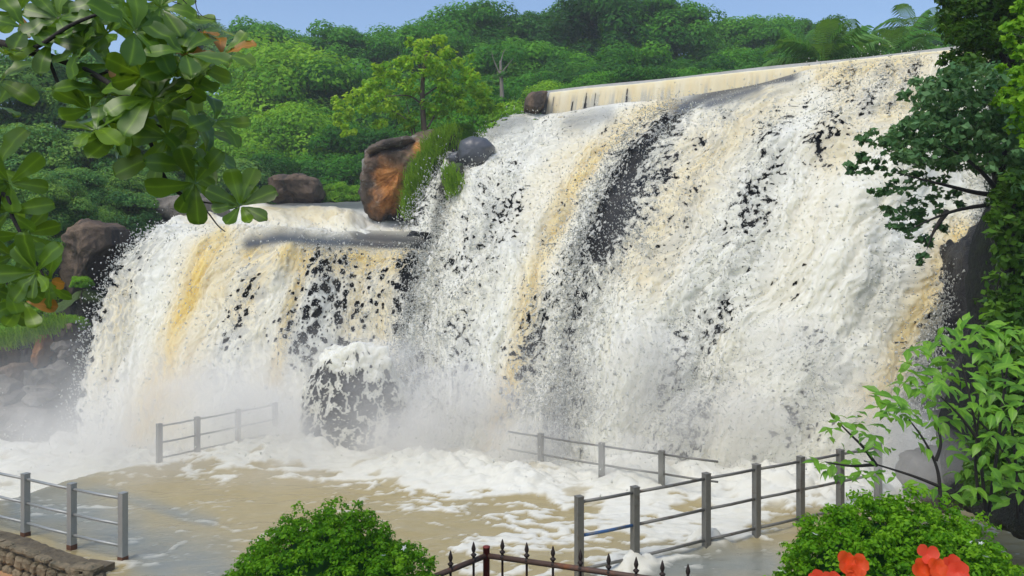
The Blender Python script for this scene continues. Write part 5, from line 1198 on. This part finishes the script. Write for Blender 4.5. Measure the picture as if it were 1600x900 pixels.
def stone_wall():
    root = empty('stone_wall', (-8.6, 12.75, -.4), 'low rubble stone wall holding back the flooded platform', 'wall')
    off = np.array([-8.6, 12.75, -.4]); r_ = np.random.default_rng(8)
    line = smooth_path(WALL_LINE[2:] + [(-6.3,10.7,0),(-6.25,9.4,0),(-6.25,8.0,0)], 140); seg = np.linalg.norm(np.diff(line, axis=0), axis=1); cum = np.concatenate([[0], np.cumsum(seg)])
    def at(s):
        p = np.array([np.interp(s, cum, line[:, k]) for k in range(3)]); q = np.array([np.interp(s + .05, cum, line[:, k]) for k in range(3)]); t = (q - p); t /= np.linalg.norm(t) + 1e-9
        nn = np.array([t[1], -t[0], 0]); return p, t, nn if nn[1] < -.02 or (abs(nn[1]) <= .02 and nn[0] < 0) else -nn
    # mortar body
    n = 80; V = []
    for s in np.linspace(0, cum[-1] - .06, n):
        p, t, nn = at(s)
        for o, z in ((.0, -.7), (.0, .02), (-.02, .07), (-.30, .075), (-.34, .02), (-.34, -.7)): V.append(p + nn * o + np.array([0, 0, z + r_.normal(0, .008)]))
    V = np.array(V) - off
    ob('mortar', mesh_np('wall_mortar', V, grid_faces(n, 6), M_MORTAR, False), root)
    def stone(p, t, nn, w, h, d, seed, nm='stone', mat=M_WALLSTONE):
        q = np.random.default_rng(seed); V = []
        A = [(math.cos(a) * (1 + q.normal(0, .10)), math.sin(a) * (1 + q.normal(0, .10))) for a in np.arange(8) * math.pi / 4 + .39]
        A = [(np.sign(x) * abs(x) ** .6, np.sign(y) * abs(y) ** .6) for x, y in A]
        for dd, sc in ((-d * .6, 1.0), (d * .45, 1.0), (d * .85, .80), (d, .45)):
            for x, y in A: V.append(p + t * x * w / 2 * sc + np.array([0, 0, 1]) * y * h / 2 * sc + nn * (dd + q.normal(0, .008)))
        F = [(k * 8 + i, k * 8 + (i + 1) % 8, (k + 1) * 8 + (i + 1) % 8, (k + 1) * 8 + i) for k in range(3) for i in range(8)]
        mb = MB(); mb.add(np.array(V) - off, F); mb.f.setdefault(8, []).append([24 + i for i in range(8)])
        ob(nm, mb.mesh('wall_stone', mat, False), root)
    k = 0
    for row, (zc, hh) in enumerate(((-.12, .22), (-.37, .26))):
        s = 1.6 + .1 * row
        while s < cum[-1] - 2.4:
            w = r_.uniform(.16, .34); p, t, nn = at(s + w / 2); stone(p + np.array([0, 0, zc + r_.normal(0, .015)]) + nn * .04, t, nn, w - .03, hh * r_.uniform(.8, 1.02), .055, 100 + k); s += w; k += 1
    # cap along the top edge
    s = 1.5
    while s < cum[-1] - .1:
        w = r_.uniform(.25, .5); p, t, nn = at(s + w / 2); stone(p + np.array([0, 0, .045 + r_.normal(0, .008)]) + nn * .0, t, nn, w + .01, .085, .085, 300 + k, 'cap_stone'); s += w; k += 1
    # end pier
    c = np.array([-6.35, 11.62, 0]); t = np.array([.96, -.28, 0]); nn = np.array([-.28, -.96, 0])
    mb = MB(); q = np.random.default_rng(4); 
    M = np.stack([t, -nn, np.array([0, 0, 1])], 1); mb.box(c - off + np.array([0, 0, -.3]), (.23, .2, .42), M); ob('pier', mb.mesh('wall_pier', M_MORTAR), root)
    for x, z, w, h in ((-.12, .05, .24, .20), (.13, .04, .20, .22), (-.1, -.17, .26, .2), (.14, -.18, .2, .2), (0, -.4, .4, .2)):
        stone(c + t * x + nn * .2 + np.array([0, 0, z]), t, nn, w, h, .05, 700 + k, 'stone'); k += 1
    stone(c + np.array([0, 0, .14]) + nn * .1, t, nn, .5, .07, .14, 900, 'cap_stone')
stone_wall()

# ------------------------------------------------------------------ mist and haze
def box_obj(name, lo, hi, mat, **kw):
    mb = MB(); lo, hi = np.array(lo, float), np.array(hi, float); mb.box((lo + hi) / 2, (hi - lo) / 2)
    return ob(name, mb.mesh(name, mat), None, **kw)

def mist():
    m, nt, out = nmat('mist')
    tc = nd(nt, 'TexCoord').outputs['Object']
    sx = nd(nt, 'SeparateXYZ', {'Vector': tc})
    n1 = nd(nt, 'TexNoise', {'Vector': tc, 'Scale': 0.55, 'Detail': 3, 'Roughness': .55}).outputs['Fac']
    puff = nd(nt, 'MapRange', {'Value': n1, 'From Min': .38, 'From Max': .68}).outputs[0]
    z = sx.outputs['Z']
    hgt = math_(nt, 'POWER', nd(nt, 'MapRange', {'Value': z, 'From Min': 3.6, 'From Max': -.2}).outputs[0], 2.2)
    # thickest along the foot of the falls
    y = sx.outputs['Y']
    ya = nd(nt, 'MapRange', {'Value': y, 'From Min': 15.2, 'From Max': 17.6}).outputs[0]
    dens = math_(nt, 'MULTIPLY', math_(nt, 'MULTIPLY', hgt, ya), math_(nt, 'ADD', math_(nt, 'MULTIPLY', puff, .75), .15))
    xa = nd(nt, 'MapRange', {'Value': sx.outputs['X'], 'From Min': -13.0, 'From Max': -8.5, 'To Min': .16, 'To Max': 1.0}).outputs[0]
    dens = math_(nt, 'MULTIPLY', math_(nt, 'MULTIPLY', dens, xa), 1.7)
    pv = nd(nt, 'VolumePrincipled', {'Color': (1, .98, .93, 1), 'Density': dens, 'Anisotropy': -0.15})
    nt.links.new(pv.outputs[0], out.inputs['Volume'])
    box_obj('mist', (-15.5, 15.2, -.45), (9.5, 22.5, 3.6), m, label='white mist hanging at the foot of the falls', kind='stuff')
mist()
def puffs():
    m, nt, out = nmat('spray_cloud')
    pv = nd(nt, 'VolumePrincipled', {'Color': (1, .98, .93, 1), 'Density': 0.42, 'Anisotropy': -0.1})
    nt.links.new(pv.outputs[0], out.inputs['Volume'])
    for k, (u, v, back, r) in enumerate([(1390,290,22.4,(1.5,.7,1.3)), (1320,380,20.6,(1.3,.7,1.2)), (1250,250,24.2,(1.1,.6,.7)), (1010,560,18.0,(1.0,.7,1.0)), (1240,560,18.2,(1.3,.7,1.2)), (700,620,17.9,(1.3,.8,.9)), (1150,660,16.9,(1.6,.7,.8)), (590,560,19.0,(1.2,.6,.5)), (330,620,19.4,(1.6,.8,.8)), (830,690,16.9,(1.2,.5,.6)), (985,715,15.6,(1.0,.5,.5)), (1390,690,16.6,(1.2,.8,.9)), (430,665,18.3,(1.1,.6,.6)), (1440,715,11.0,(.75,.35,.5)), (1400,740,11.4,(.6,.3,.4)), (650,680,17.6,(1.2,.6,.6))]):
        n, mm = 28, 18; th = np.linspace(0, 2 * math.pi, n, endpoint=False)[None]; ph = np.linspace(-math.pi / 2 + .02, math.pi / 2 - .02, mm)[:, None]
        d_ = np.stack([np.cos(ph) * np.cos(th), np.cos(ph) * np.sin(th), np.sin(ph) + 0 * th], -1)
        V = d_ * (1 + .35 * fbm(d_ * 1.6 + k * 7, 3))[..., None] * np.array(r) + P(u, v, back)
        i = np.arange(mm - 1)[:, None] * n + np.arange(n)[None]; j = np.arange(mm - 1)[:, None] * n + (np.arange(n)[None] + 1) % n
        F = np.stack([i, j, j + n, i + n], -1).reshape(-1, 4)
        me = mesh_np('spray_cloud', V.reshape(-1, 3), [F, np.arange(n)[None, ::-1], (np.arange(n) + (mm - 1) * n)[None]], m, True)
        ob('mist', me, None, label='soft white spray cloud drifting off the falling water', kind='stuff')
puffs()
def haze():
    m, nt, out = nmat('haze')
    pv = nd(nt, 'VolumePrincipled', {'Color': (.86, .92, 1.0, 1), 'Density': 0.0010, 'Anisotropy': 0.0})
    nt.links.new(pv.outputs[0], out.inputs['Volume'])
    box_obj('haze', (-700, -70, -3.5), (700, 1000, 40), m, label='thin blue haze in the damp air', kind='stuff')
haze()
